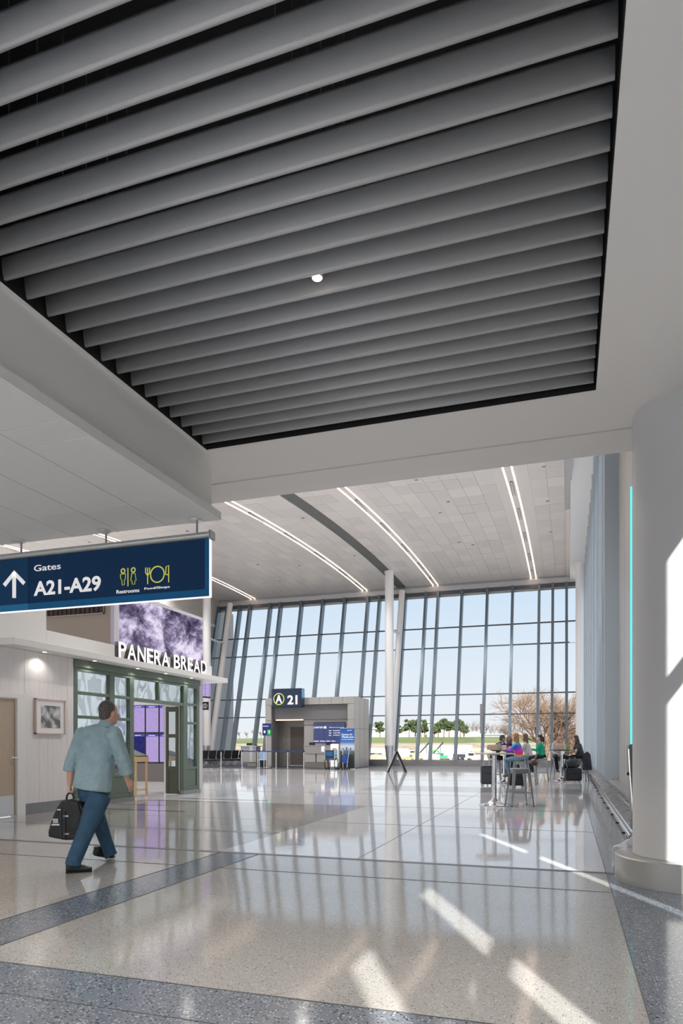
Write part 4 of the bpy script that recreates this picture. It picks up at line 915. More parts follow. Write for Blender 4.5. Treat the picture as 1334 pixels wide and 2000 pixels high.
MB().sweep([(.735, 9.45, 1.2), (.75, 9.45, .9), (.79, 9.45, .35), (.80, 9.45, .02)], .012, 8).build('edge_tube', CHROME, cd, smooth=True); part('hook', BLK, cd, (.715, .745, 9.46, 9.5, .86, .90))

# ================================================================== TABLES AND STOOLS
def rtable(name, x, y, h, rt_, rb, lab, topm, blackbase=False):
    t = empty(name, (x, y, T1), label=lab, cat='table', group='high round bar tables')
    MB().lathe((x, y, 0), [(rt_ - .012, h - .03), (rt_, h - .022), (rt_, h - .006), (rt_ - .01, h)], 48).build('tabletop', topm, t, smooth=True)
    MB().lathe((x, y, 0), [(.048, .10), (.048, h - .05)], 24).build('post', CHROME, t, smooth=True)
    MB().lathe((x, y, 0), [(rb, .004), (rb, .014), (rb * .75, .028), (.13, .06), (.075, .11), (.05, .15)], 48).build('base', CHROME, t, smooth=True)
    MB().lathe((x, y, 0), [(.12, h - .05), (.12, h - .03)], 20).build('top_plate', GREYM, t, smooth=True); return t
TOPW = mat('table_pale', (.52, .53, .55), .25); TOPB = mat('table_black', (.02, .02, .022), .25)
def atf(u, d): return Vector((wx(u, d), wy(u, d), 0))
p1 = atf(965.5, 14.15); rtable('bar_table', p1.x, p1.y, 1.085, .40, .31, 'nearest high round table with pale top and trumpet base', TOPW)
p2 = atf(985, 22.2); rtable('bar_table', p2.x, p2.y, 1.085, .46, .28, 'high black table covered with paper bags, behind the pale table', TOPB)
p3 = atf(1097, 23.9); rtable('bar_table', p3.x, p3.y, 1.085, .42, .28, 'high black table between the man and woman near the ribbed wall', TOPB)
# small card on the near table
cdp = atf(965.5, 14.15); pp = empty('card_holder', (cdp.x, cdp.y, 1.087), label='small white card holder on the pale high table', cat='card')
part('card', WTXT, pp, (cdp.x - .045, cdp.x + .03, cdp.y - .03, cdp.y - .02, 1.087, 1.12)); part('card_base', WHITE, pp, (cdp.x - .05, cdp.x + .035, cdp.y - .04, cdp.y + .01, 1.0865, 1.093))
SEATM = mat('stool_metal', (.34, .355, .37), .28, metal=.85)
def make_stool(back=True, cat=True):
    r_ = empty('bar_stool', (0, 0, 0), cat='stool')
    MB().lathe((0, 0, 0), [(.19, .735), (.2, .75), (.2, .765), (.185, .772)], 4 * 6).build('seat', SEATM, r_, smooth=True)
    me = r_.children[0].data
    for v in me.vertices:     # squarish seat
        a = math.atan2(v.co.y, v.co.x); r = math.hypot(v.co.x, v.co.y); k = min(1 / max(abs(math.cos(a)), abs(math.sin(a))), 1.28); k = .55 + .45 * k if r > .05 else 1; v.co.x *= k * .93; v.co.y *= k * .93
    for sx_ in (-1, 1):
        for sy_ in (-1, 1):
            t = Vector((sx_ * .15, sy_ * .15, .74)); f = Vector((sx_ * .225, sy_ * .225, .012)); di = (f - t)
            sd = Vector((sx_, -sy_, 0)).normalized()
            LG_ = MB().sweep([t, t + di * .35, f], [(.048, .02), (.034, .015), (.016, .012)], 10, side=sd).build('leg', SEATM, r_, smooth=True)
            MB().lathe((f.x, f.y, 0), [(.016, 0), (.016, .02)], 10).build('foot', RUBBER, r_.children[-1] if False else LG_)
    q = .19; z = .27
    for a, c in (((-q, -q), (q, -q)), ((q, -q), (q, q)), ((q, q), (-q, q)), ((-q, q), (-q, -q))): MB().sweep([(a[0], a[1], z), (c[0], c[1], z)], .009, 8).build('footrest', SEATM, r_)
    part('skirt', SEATM, r_, (-.16, .16, -.165, -.155, .665, .74), (-.16, .16, .155, .165, .665, .74), (-.165, -.155, -.16, .16, .665, .74), (.155, .165, -.16, .16, .665, .74))
    if back:
        MB().sweep([(-.17, .16, .76), (-.19, .21, .92), (-.15, .23, 1.0), (.15, .23, 1.0), (.19, .21, .92), (.17, .16, .76)], .012, 8).build('back_hoop', SEATM, r_, smooth=True)
        MB().sweep([(-.06, .17, .76), (-.06, .225, 1.0)], .01, 8).build('back_bar', SEATM, r_); MB().sweep([(.06, .17, .76), (.06, .225, 1.0)], .01, 8).build('back_bar', SEATM, r_)
    return r_
s1 = make_stool(False); s1.location = atf(1014.5, 14.05) + Vector((0, 0, T1)); s1.rotation_euler[2] = .38; s1['label'] = 'empty backless metal stool beside the nearest high table'; s1['group'] = 'gunmetal bar stools'
s2 = make_stool(True); s2['group'] = 'gunmetal bar stools'
# ================================================================== PEOPLE
def blob(name, m, parent, build, voxel=.012, smooth=8, **kw):
    """closed shapes merged into one continuous surface"""
    mb = MB(); build(mb); me = bpy.data.meshes.new(name); me.from_pydata(mb.v, [], mb.f); me.materials.append(m)
    o = bpy.data.objects.new(name, me); COL.objects.link(o)
    bm = bmesh.new(); bm.from_mesh(me); bmesh.ops.recalc_face_normals(bm, faces=bm.faces); bm.to_mesh(me); bm.free()
    r = o.modifiers.new('r', 'REMESH'); r.mode = 'VOXEL'; r.voxel_size = voxel; r.use_smooth_shade = True
    if smooth: s = o.modifiers.new('s', 'SMOOTH'); s.factor = .5; s.iterations = smooth
    dg = bpy.context.evaluated_depsgraph_get(); nm = bpy.data.meshes.new_from_object(o.evaluated_get(dg)); o.modifiers.clear(); o.data = nm; bpy.data.meshes.remove(me)
    nm.name = name; nm.materials.clear(); nm.materials.append(m)
    nm.polygons.foreach_set('use_smooth', [True] * len(nm.polygons))
    if parent is not None: o.parent = parent
    return prop(o, **kw)
SKIN = mat('skin_light', (.58, .34, .25), .55); SKIN2 = mat('skin_tan', (.42, .24, .17), .55); SKIN3 = mat('skin_brown', (.19, .10, .07), .55)
EYEW = mat('eye_white', (.75, .75, .73), .3); EYEB = mat('eye_dark', (.03, .02, .02), .3); LIP = mat('lip', (.40, .16, .14), .5)
def head_parts(root, c, face, up=Vector((0, 0, 1)), sc_=1.0, m=SKIN, mb=None):
    """adds head shapes to mb in the frame face/side/up; returns frame"""
    f = Vector(face).normalized(); s = up.cross(f).normalized(); u = f.cross(s).normalized()
    R = Matrix((s, f, u)).transposed()
    P = lambda a, b, z: c + (s * a + f * b + u * z) * sc_
    mb.ell(P(0, -.012, .035), (.076 * sc_, .095 * sc_, .092 * sc_), rot=R); mb.ell(P(0, .022, -.035), (.060 * sc_, .066 * sc_, .078 * sc_), rot=R)
    mb.ell(P(0, .058, -.088), (.03 * sc_, .026 * sc_, .024 * sc_), rot=R)
    mb.sweep([P(0, .088, .012), P(0, .112, -.028), P(0, .092, -.040)], [.008 * sc_, .015 * sc_, .012 * sc_], 8)
    for q in (-1, 1): mb.ell(P(.079 * q, -.008, -.01), (.012 * sc_, .020 * sc_, .032 * sc_), 8, 6, rot=R)
    return P, R
def face_bits(root, P, R, sc_=1.0):
    for q in (-1, 1):
        ey_ = MB().ell(P(.031 * q, .079, .002), (.013 * sc_, .008 * sc_, .007 * sc_), 8, 6, rot=R).build('eye', EYEW, root, smooth=True); MB().ell(P(.031 * q, .086, .002), (.006 * sc_, .003 * sc_, .006 * sc_), 8, 6, rot=R).build('pupil', EYEB, ey_)
    MB().ell(P(0, .086, -.062), (.024 * sc_, .006 * sc_, .007 * sc_), 8, 6, rot=R).build('mouth', LIP, root, smooth=True)
def hand(mb, w, dirn, palm_n, side, curl=.6, s=1.0):
    """palm and five separate fingers. w wrist, dirn towards the fingers, side thumb side, palm_n palm facing"""
    d = Vector(dirn).normalized(); n = Vector(palm_n); n = (n - d * n.dot(d)).normalized(); t = Vector(side); t = (t - d * t.dot(d) - n * t.dot(n)).normalized()
    mb.sweep([w, w + d * .045 * s, w + d * .085 * s], [(.027 * s, .019 * s), (.040 * s, .016 * s), (.041 * s, .013 * s)], 12, side=t)
    for k, (o, ln) in enumerate(((.030, .072), (.010, .080), (-.011, .074), (-.031, .058))):
        a = w + d * .08 * s + t * o * s; pts = [a]; cur = d.copy(); rot = Matrix.Rotation(curl * .75, 3, d.cross(n))
        for j in range(3):
            cur = rot @ cur; pts.append(pts[-1] + cur * ln * s * (.44, .32, .24)[j])
        mb.sweep(pts, [.0098 * s, .0092 * s, .0085 * s, .0065 * s], 8)
    b = w + d * .02 * s + t * .026 * s
    mb.sweep([b, b + t * .028 * s + d * .03 * s + n * .006 * s, b + t * .034 * s + d * .058 * s + n * .018 * s, b + t * .026 * s + d * .08 * s + n * .03 * s], [.014 * s, .012 * s, .0105 * s, .008 * s], 8)
def cloth(name, col_, rough=.8, wrinkle=.5, sc_=14): return mat(name, col_, rough, spec=.2, noise=(sc_, .10), bump=(sc_, wrinkle, .045))

# ---- walking man (root 6.95 m away)
D0 = 6.95
W0 = Vector((wx(180.8, D0), wy(180.8, D0), T1))
man = empty('person', W0, label='man in pale blue shirt and jeans walking away with a black bag', cat='person')
def J(x, y, b=0.0):
    u, v = 80 + x * .18, 1360 + y * .18; d = D0 + b
    return atd(u, v, d) - W0
hd_ = cf(.75, .66).normalized() if False else Vector((0, 0, 0))
hx = cf(.45, .89); side_r = cf(.89, -.45)       # heading, his right
faced = cf(.62, .78)
headc = J(745, 190, .04)
SHIRT = cloth('shirt_blue', (.31, .43, .47), .8, .7, 10); JEAN = cloth('jeans', (.042, .092, .155), .85, .5, 12)
HAIRG = mat('hair_greying', (.10, .085, .078), .8, noise=(80, .5)); SHOE = mat('shoe_black', (.018, .018, .02), .45)
lsh, rsh = J(450, 430, .10), J(790, 420, -.09); lel, rel_ = J(330, 720, .07), J(885, 680, -.08); lwr, rwr = J(312, 960, .02), J(935, 905, .0)
hipL, hipR = J(515, 1080, .07), J(640, 1070, -.07); kR, aR = J(505, 1420, -.17), J(355, 1790, -.29); kL, aL = J(655, 1430, .22), J(748, 1700, .36)
rod = None
lhd = (J(322, 1060, 0) - lwr)
def body(mb):
    P, R = head_parts(man, headc, faced, m=SKIN, mb=mb)
    mb.sweep([headc + Vector((0, 0, -.02)), J(722, 300, .0), J(700, 370, 0)], [.062, .060, .07], 14)
    mb.sweep([J(700, 380, 0), J(640, 450, 0), J(590, 700, 0), J(570, 1000, 0), J(575, 1090, 0)], [(.10, .07), (.17, .10), (.16, .11), (.155, .11), (.15, .11)], 20, side=cf(1, -.35))
    for a, c, w in ((lsh, lel, lwr), (rsh, rel_, rwr)): mb.sweep([a, a.lerp(c, .5), c, c.lerp(w, .4), w], [.055, .05, .043, .042, .028], 14)
    for h, k, a in ((hipL, kL, aL), (hipR, kR, aR)): mb.sweep([h, h.lerp(k, .5), k, k.lerp(a, .4), a], [.09, .08, .058, .056, .04], 14)
    hand(mb, lwr, J(318, 1040, .0) - lwr, cf(1, .2), cf(.1, .9), 1.5, 1.0); hand(mb, rwr, J(975, 985, .03) - rwr, cf(-.8, .3), cf(.4, .8), .45, 1.0)
blob('body', SKIN, man, body, .0085, 3)
P_, R_m = head_parts(man, headc, faced, mb=MB())
face_bits(man, P_, R_m)
def hairf(mb):
    mb.ell(P_(0, -.030, .048), (.083, .090, .092), rot=R_m); mb.ell(P_(0, -.055, -.010), (.074, .055, .070), rot=R_m)
blob('hair', HAIRG, man, hairf, .008, 4)
def shirt(mb):
    mb.sweep([J(712, 330, 0), J(695, 370, 0), J(640, 425, 0), J(610, 520, 0), J(590, 700, 0), J(565, 900, 0), J(548, 1010, 0)], [(.075, .075), (.12, .085), (.205, .115), (.205, .135), (.195, .15), (.200, .155), (.208, .16)], 28, side=cf(1, -.35))
    mb.ell(lsh, (.085, .085, .095)); mb.ell(rsh, (.085, .085, .095))
    mb.sweep([lsh, lsh.lerp(lel, .5), lel, J(312, 800, .06)], [.085, .075, .068, .064], 18); mb.sweep([rsh, rsh.lerp(rel_, .5), rel_, J(925, 820, -.03)], [.085, .078, .070, .062], 18)
    mb.sweep([J(312, 790, .06), J(310, 815, .06)], [.066, .066], 16); mb.sweep([J(925, 815, -.03), J(932, 850, -.02)], [.066, .064], 16)
blob('shirt', SHIRT, man, shirt, .010, 3)
def collar(mb): mb.sweep([J(726, 268, .01), J(716, 300, .01), J(703, 345, 0)], [(.070, .068), (.078, .076), (.092, .085)], 24, side=cf(1, 0))
blob('collar', SHIRT, man, collar, .008, 2)
def jeans(mb):
    mb.sweep([J(560, 960, 0), J(575, 1050, 0), J(590, 1120, 0)], [(.165, .125), (.168, .13), (.14, .12)], 24, side=cf(1, -.3))
    mb.sweep([hipL, hipL.lerp(kL, .5), kL, kL.lerp(aL, .5), aL, J(765, 1735, .36)], [.105, .092, .075, .068, .068, .070], 18)
    mb.sweep([hipR, hipR.lerp(kR, .5), kR, kR.lerp(aR, .5), aR, J(345, 1830, -.29)], [.115, .105, .085, .078, .074, .076], 18)
blob('trousers', JEAN, man, jeans, .010, 3)
def shoe(mb, heel, toe, lift=0.0):
    d = (toe - heel); L_ = d.length; d.normalize(); s = Vector((0, 0, 1)).cross(d)
    z = Vector((0, 0, 1))
    mb.sweep([heel + z * .04, heel + d * .07 + z * .045, heel + d * .16 + z * .036, heel + d * (L_ - .05) + z * .030, toe + z * .026], [(.034, .036), (.040, .045), (.044, .036), (.046, .028), (.026, .018)], 16, side=s)
    mb.sweep([heel + d * .05 + z * .05, heel + d * .04 + z * .11], [.044, .042], 14)
hz0 = J(268, 1925, -.29); hz0.z = .0; tz0 = J(555, 1935, -.20); tz0.z = -.002
blob('shoe', SHOE, man, lambda mb: shoe(mb, hz0, tz0), .008, 2)
ta = J(748, 1800, .42); ta.z = 0; hb = ta - cf(.45, .80).normalized() * .24; hb.z = .07; tb = ta + cf(.25, .8) * .03; tb.z = 0
blob('shoe', SHOE, man, lambda mb: shoe(mb, hb + cf(.0, .08), tb + cf(0, .08)), .008, 2)
MB().sweep([hz0 + Vector((0, 0, .006)), tz0 + Vector((0, 0, .006))], [(.040, .006), (.046, .006)], 16, side=cf(0, 1)).build('shoe_sole', RUBBER, None).parent = man
# ---- his bag
bag = empty('travel_bag', W0, label='black soft travel bag carried by the walking man', cat='bag')
def BP(x, y, b=0): return J(x, y, b)
BAGM = mat('bag_black', (.016, .016, .018), .6, noise=(40, .4), bump=(30, .3, .01))
out = [(215, 1135), (310, 1120), (410, 1150), (470, 1230), (440, 1400), (385, 1560), (250, 1565), (75, 1530), (70, 1470), (110, 1340), (160, 1220)]
def bagf(mb):
    mb.prism([tuple(BP(x, y, -.10)) for x, y in out], tuple(cf(.02, .20)))
bo = blob('body', BAGM, bag, bagf, .012, 12)
def BX(x0, y0, x1, y1, b=-.115, m=ALU, nm='buckle'):
    q = [tuple(BP(x, y, b)) for x, y in ((x0, y0), (x1, y0), (x1, y1), (x0, y1))]; o = MB().prism(q, tuple(cf(0, .02))).build(nm, m, None); o.parent = bag
BX(175, 1225, 215, 1238); BX(115, 1385, 200, 1402); BX(125, 1330, 185, 1342); BX(245, 1290, 300, 1310, m=GREYM); BX(248, 1485, 305, 1502, m=GREYM)
BX(130, 1345, 185, 1375, m=mat('tag', (.45, .43, .41), .5), nm='luggage_tag'); BX(250, 1250, 262, 1540, m=BLK, nm='strap'); BX(205, 1200, 222, 1550, b=-.108, m=BLK, nm='strap'); BX(110, 1430, 400, 1438, b=-.110, m=BLK, nm='zip')
hh = MB().sweep([BP(275, 1135, .0), BP(282, 1080, 0), BP(300, 1052, 0), BP(335, 1052, 0), BP(352, 1085, 0), BP(360, 1140, 0)], .010, 10).build('handle', BLK, None, smooth=True); hh.parent = bag
sp = MB().sweep([BP(360, 1130, -.02), BP(400, 1160, -.1), BP(430, 1300, -.13), BP(400, 1450, -.12)], [(.006, .018)] * 4, 8).build('shoulder_strap', BLK, None, smooth=True); sp.parent = bag

# ---- seated people, built in a local frame: facing +Y, seat top at z = .77
def seated(loc, rz, label, skin, top, bottom, hair, hairstyle='short', lean=.08, armf=(.28, 1.10), armf2=None, hz=0.0, headturn=0.0, feet_z=.28, legs='front', long_sleeve=True, h=1.0, shoes=None, headdown=.0, topname='shirt'):
    r_ = empty('person', loc, label=label, cat='person', rz=rz)
    V = Vector; sh = .77
    pel = V((0, 0, sh + .10)); chest = V((0, lean * .7, sh + .40 * h)); nk = V((0, lean, sh + .56 * h)); hc_ = V((0, lean + .03 + headdown * .5, sh + .72 * h - headdown * .4))
    armf2 = armf2 or armf
    shs = {s: V((.175 * s, lean * .95, sh + .50 * h)) for s in (-1, 1)}
    el, wr_ = {}, {}
    for s, (ay, az) in ((-1, armf), (1, armf2)):
        wr_[s] = V((.13 * s, ay + .04, az)); mid = (shs[s] + wr_[s]) / 2; el[s] = mid + V((.08 * s, -.04, -.12))
    kn = {s: V((.13 * s if legs != 'wide' else .22 * s, .42, sh + .03)) for s in (-1, 1)}; hp = {s: V((.09 * s, 0, sh + .08)) for s in (-1, 1)}
    an = {s: V((.10 * s if legs != 'wide' else .14 * s, .30 if s < 0 else .36, feet_z + .09)) for s in (-1, 1)}
    fd = Matrix.Rotation(headturn, 3, 'Z') @ V((0, 1, -headdown * 2))
    def body(mb):
        P, R = head_parts(r_, hc_, fd, mb=mb)
        mb.sweep([hc_, nk, nk + V((0, -.02, -.06))], [.052, .050, .07], 12)
        mb.sweep([pel, pel.lerp(chest, .5), chest, nk + V((0, 0, -.05))], [(.14, .10), (.125, .09), (.15, .095), (.09, .06)], 16, side=(1, 0, 0))
        for s in (-1, 1):
            mb.sweep([shs[s], el[s], wr_[s]], [.048, .040, .026], 12); hand(mb, wr_[s], V((-.35 * s, 1, -.1)), V((0, 0, -1)), V((-s, .2, 0)), .6)
            mb.sweep([hp[s], kn[s], kn[s].lerp(an[s], .5), an[s]], [.08, .055, .05, .036], 12)
    blob('body', skin, r_, body, .011, 2)
    P, R = head_parts(r_, hc_, fd, mb=MB()); face_bits(r_, P, R)
    def tp(mb):
        mb.sweep([pel + V((0, 0, -.06)), pel.lerp(chest, .5), chest, chest + V((0, 0.01, .09)), nk + V((0, -.01, -.045)), nk + V((0, 0, -.02))], [(.175, .14), (.155, .125), (.175, .125), (.165, .105), (.085, .07), (.065, .06)], 22, side=(1, 0, 0))
        for s in (-1, 1):
            mb.ell(shs[s], (.065, .065, .07))
            if long_sleeve: mb.sweep([shs[s], el[s], el[s].lerp(wr_[s], .88)], [.064, .054, .040], 14)
            else: mb.sweep([shs[s], shs[s].lerp(el[s], .65)], [.064, .060], 14)
    t_ = blob(topname, top, r_, tp, .012, 4)
    def bt(mb):
        mb.sweep([pel + V((0, -.03, -.09)), pel + V((0, 0, .02))], [(.17, .145), (.165, .13)], 20, side=(1, 0, 0))
        for s in (-1, 1): mb.sweep([hp[s] + V((0, -.02, -.01)), hp[s].lerp(kn[s], .5), kn[s], kn[s].lerp(an[s], .5), an[s]], [.095, .086, .070, .062, .052], 16)
    blob('trousers', bottom, r_, bt, .012, 4)
    def sh_(mb):
        for s in (-1, 1): a = an[s] + V((0, -.05, -.085)); shoe(mb, a, a + V((.02 * s, .24, -.01)))
    blob('shoes', shoes or SHOE, r_, sh_, .011, 2, kind=None)
    def hf(mb):
        mb.ell(P(0, -.022, .050), (.086, .095, .090), rot=R); mb.ell(P(0, -.055, -.005), (.080, .058, .075), rot=R)
        if hairstyle in ('long', 'shoulder', 'pony'):
            ln = {'long': .34, 'shoulder': .17, 'pony': .06}[hairstyle]
            mb.sweep([P(0, -.06, .02), P(0, -.075, -.08), P(0, -.085, -.08 - ln * .6), P(0, -.075, -.08 - ln)], [(.078, .05), (.085, .045), (.080, .035), (.05, .02)], 14, side=R @ V((1, 0, 0)))
            if hairstyle != 'pony':
                for s in (-1, 1): mb.sweep([P(.07 * s, .01, .04), P(.086 * s, .005, -.05), P(.082 * s, .0, -.06 - ln * .8)], [.022, .024, .014], 10)
        if hairstyle == 'pony':
            mb.sweep([P(0, -.095, .04), P(0, -.15, .0), P(0, -.16, -.12), P(0, -.145, -.20)], [.02, .03, .026, .010], 10); mb.ell(P(0, -.10, .05), (.03, .03, .03))
    blob('hair', hair, r_, hf, .010, 3)
    return r_, P, R
def sit(u, d, ang): # ang: facing angle in image frame: 0 = away, 90 = image right, 180 = towards camera, -90 = image left
    a = math.radians(ang); f = cf(math.sin(a), math.cos(a)); p = atf(u, d); p.z = T1
    return p, math.atan2(-f.x, f.y)
H_BLOND = mat('hair_blonde', (.33, .19, .09), .7, noise=(60, .3)); H_BR = mat('hair_brown', (.14, .08, .05), .7, noise=(60, .3)); H_DK = mat('hair_dark', (.03, .02, .017), .6, noise=(60, .3)); H_GR = mat('hair_grey', (.20, .20, .21), .7, noise=(60, .3))
# tie-dye: colour bands across the back
def tiedye():
    m = bpy.data.materials.new('tie_dye'); m.use_nodes = True; N = m.node_tree.nodes; L = m.node_tree.links; b_ = N['Principled BSDF']; b_.inputs['Roughness'].default_value = .85
    t = N.new('ShaderNodeTexCoord'); mp = N.new('ShaderNodeMapping'); L.new(t.outputs['Object'], mp.inputs[0]); mp.inputs['Rotation'].default_value = (0, .5, 0)
    s = N.new('ShaderNodeSeparateXYZ'); L.new(mp.outputs[0], s.inputs[0]); n = N.new('ShaderNodeTexNoise'); n.inputs['Scale'].default_value = 9; L.new(t.outputs['Object'], n.inputs['Vector'])
    mr = N.new('ShaderNodeMapRange'); mr.inputs['From Min'].default_value = .70; mr.inputs['From Max'].default_value = 1.30; L.new(s.outputs['Z'], mr.inputs['Value'])
    ad = N.new('ShaderNodeMath'); ad.operation = 'MULTIPLY_ADD'; ad.inputs[1].default_value = .14; ad.inputs[2].default_value = -.07; L.new(n.outputs['Fac'], ad.inputs[0]); a2 = N.new('ShaderNodeMath'); a2.operation = 'ADD'; L.new(mr.outputs[0], a2.inputs[0]); L.new(ad.outputs[0], a2.inputs[1])
    r = N.new('ShaderNodeValToRGB'); L.new(a2.outputs[0], r.inputs[0]); el_ = r.color_ramp.elements
    el_[0].position = .15; el_[0].color = (.75, .62, .06, 1); el_[1].position = 1; el_[1].color = (.75, .28, .16, 1)
    for p_, c_ in ((.28, (.8, .35, .08, 1)), (.38, (.62, .03, .15, 1)), (.5, (.72, .05, .55, 1)), (.62, (.25, .06, .6, 1)), (.74, (.03, .18, .62, 1)), (.86, (.10, .42, .62, 1))): e = el_.new(p_); e.color = c_
    L.new(r.outputs[0], b_.inputs['Base Color']); return m
JEANL = cloth('jeans_pale', (.16, .26, .36), .85, .4); BLKC = cloth('cloth_black', (.02, .02, .024), .8, .3); DKPANT = cloth('trouser_dark', (.045, .035, .04), .8, .3)
SNK = mat('sneaker_grey', (.22, .21, .2), .7)
seats = []
def person(u, d, ang, label, seatlab, stool=True, **kw):
    p, rz = sit(u, d, ang); r = seated(p, rz, label, **kw)
    if stool:
        o = copy_tree(s2) if seats else s2; seats.append(o); o.location = p; o.rotation_euler[2] = rz + math.pi; o['label'] = seatlab; o['group'] = 'gunmetal bar stools'
    return r
person(965, 22.6, 98, 'person in dark grey jacket leaning at the bag-covered table, back turned', 'metal stool under the person in the dark grey jacket', skin=SKIN2, top=cloth('jacket_slate', (.06, .07, .085)), bottom=BLKC, hair=mat('cap_slate', (.05, .055, .065), .8), lean=.20, headdown=.1, armf=(.42, 1.12), shoes=SNK, topname='jacket')
person(995, 23.7, 195, 'grey haired woman in purple sweater eating at the bag-covered table', 'metal stool under the grey haired woman in purple', skin=SKIN3, top=cloth('sweater_purple', (.055, .02, .13)), bottom=BLKC, hair=H_GR, hairstyle='shoulder', lean=.10, headdown=.06, armf=(.34, 1.13), topname='sweater')
person(1016, 20.6, -62, 'person in rainbow tie-dye top and pale jeans on a stool', 'metal stool with low hoop back under the tie-dye top', skin=SKIN, top=tiedye(), bottom=JEANL, hair=H_BLOND, hairstyle='shoulder', lean=.12, armf=(.38, 1.12), shoes=mat('boot_black', (.02, .02, .02), .5), topname='tie_dye_top')
person(1034, 21.8, -68, 'person in pale grey sweater seated behind the tie-dye top', 'metal stool under the pale grey sweater', skin=SKIN, top=cloth('sweater_pale', (.50, .50, .48)), bottom=DKPANT, hair=H_BR, hairstyle='shoulder', lean=.12, armf=(.40, 1.12), topname='sweater')
person(1058, 24.0, -72, 'woman with ponytail in emerald green top looking left', 'metal stool under the woman in green', skin=SKIN, top=cloth('top_green', (.015, .33, .20)), bottom=BLKC, hair=H_DK, hairstyle='pony', lean=.05, armf=(.34, 1.10), topname='green_top')
person(1090, 24.9, 180, 'man in grey hooded jacket facing the camera at the far table', 'metal stool under the man in the grey hooded jacket', skin=SKIN2, top=cloth('hoodie_grey', (.42, .42, .46)), bottom=BLKC, hair=mat('hair_sandy', (.06, .045, .035), .7, noise=(60, .3)), lean=.05, armf=(.30, 1.10), armf2=(.20, .92), legs='wide', topname='hoodie')
person(1134, 24.0, -82, 'dark haired woman in charcoal T-shirt looking down by the ribbed wall', 'metal stool with a jacket hung on it under the dark haired woman', skin=SKIN, top=cloth('tee_charcoal', (.05, .055, .065)), bottom=BLKC, hair=H_DK, hairstyle='long', lean=.10, headdown=.08, armf=(.38, .98), long_sleeve=False, topname='t_shirt')

# ---- things on the tables and around
def bagpaper(loc, sz, rz, label, m=PAPER):
    r_ = empty('paper_bag', loc, label=label, cat='paper bag', group='paper bags on the high tables', rz=rz)
    w, d, h = sz; v = [(-w / 2, -d / 2, 0), (w / 2, -d / 2, 0), (w / 2, d / 2, 0), (-w / 2, d / 2, 0), (-w * .46, -d * .3, h), (w * .5, -d * .35, h * 1.04), (w * .46, d * .3, h * .96), (-w * .5, d * .35, h)]
    b = MB().add(v, [(0, 3, 2, 1), (0, 1, 5, 4), (1, 2, 6, 5), (2, 3, 7, 6), (3, 0, 4, 7), (4, 5, 6, 7)]).build('bag', m, None, bevel=.006); b.parent = r_
    f = MB().add([(-w * .46, -d * .3, h), (w * .5, -d * .35, h * 1.04), (w * .46, -d * .1, h * 1.18), (-w * .42, -d * .05, h * 1.15)], [(0, 1, 2, 3)]).build('fold', m, None); f.parent = r_
    return r_
zt2 = 1.086 + T1
pb1 = atf(962, 21.95); bagpaper((pb1.x, pb1.y, zt2), (.36, .20, .15), .2, 'wide brown paper bag lying on the left of the black table')
pb2 = atf(984, 21.9); bagpaper((pb2.x, pb2.y, zt2), (.16, .13, .13), .5, 'small crumpled paper bag beside the steel bottle', mat('napkin', (.60, .50, .38), .8, noise=(30, .2)))
pb3 = atf(998, 21.95); bagpaper((pb3.x, pb3.y, zt2), (.2, .14, .10), -.3, 'low open paper bag in front of the tie-dye top')
pb4 = atf(1093, 23.75); bagpaper((pb4.x, pb4.y, zt2), (.30, .16, .17), .1, 'brown paper bag in front of the hooded man')
bt_ = atf(976, 21.82); bo_ = empty('water_bottle', (bt_.x, bt_.y, zt2), label='grey steel water bottle among the paper bags', cat='bottle')
MB().lathe((bt_.x, bt_.y, zt2), [(.038, 0), (.04, .01), (.04, .19), (.03, .22)], 20).build('flask', mat('bottle_grey', (.30, .33, .36), .3, metal=.6), bo_, smooth=True); MB().lathe((bt_.x, bt_.y, zt2), [(.024, .22), (.024, .26)], 16).build('cap', BLK, bo_, smooth=True)
sd_ = atf(1109, 23.8); so = empty('salad_bag', (sd_.x, sd_.y, zt2), label='green snack bag standing at the right of the far black table', cat='snack bag')
MB().add([(-.06, -.03, 0), (.06, -.03, 0), (.06, .03, 0), (-.06, .03, 0), (-.07, -.004, .2), (.07, -.004, .21), (.07, .004, .21), (-.07, .004, .2)], [(0, 3, 2, 1), (0, 1, 5, 4), (1, 2, 6, 5), (2, 3, 7, 6), (3, 0, 4, 7), (4, 5, 6, 7)]).build('pouch', mat('snack_green', (.22, .30, .07), .4, noise=(20, .5)), None, bevel=.004).parent = so
def suitcase(loc, rz, w, d, h, m, label, handle=True, zb=.05):
    r_ = empty('suitcase', loc, label=label, cat='suitcase', rz=rz)
    def ad(o): o.parent = r_; return o
    ad(MB().box(-w / 2, w / 2, -d / 2, d / 2, zb, zb + h).build('shell', m, None, bevel=.03)); ad(MB().box(-w * .4, w * .4, -d / 2 - .02, -d / 2, zb + h * .12, zb + h * .55).build('front_pocket', m, None, bevel=.008))
    ad(MB().box(-w * .38, w * .38, -d / 2 - .018, -d / 2 + .001, zb + h * .62, zb + h * .88).build('front_pocket', m, None, bevel=.006))
    for sx_ in (-1, 1):
        for sy_ in (-1, 1): ad(MB().sweep([(sx_ * w * .4 - .012, sy_ * d * .35, .026), (sx_ * w * .4 + .012, sy_ * d * .35, .026)], .026, 12).build('wheel', mat('wheel_pale', (.5, .5, .5), .5), None))
    if handle: ad(MB().sweep([(-.09, d * .3, zb + h), (-.09, d * .3, zb + h + .36), (.09, d * .3, zb + h + .36), (.09, d * .3, zb + h)], .010, 8).build('pull_handle', ALU, None, smooth=True))
    return r_
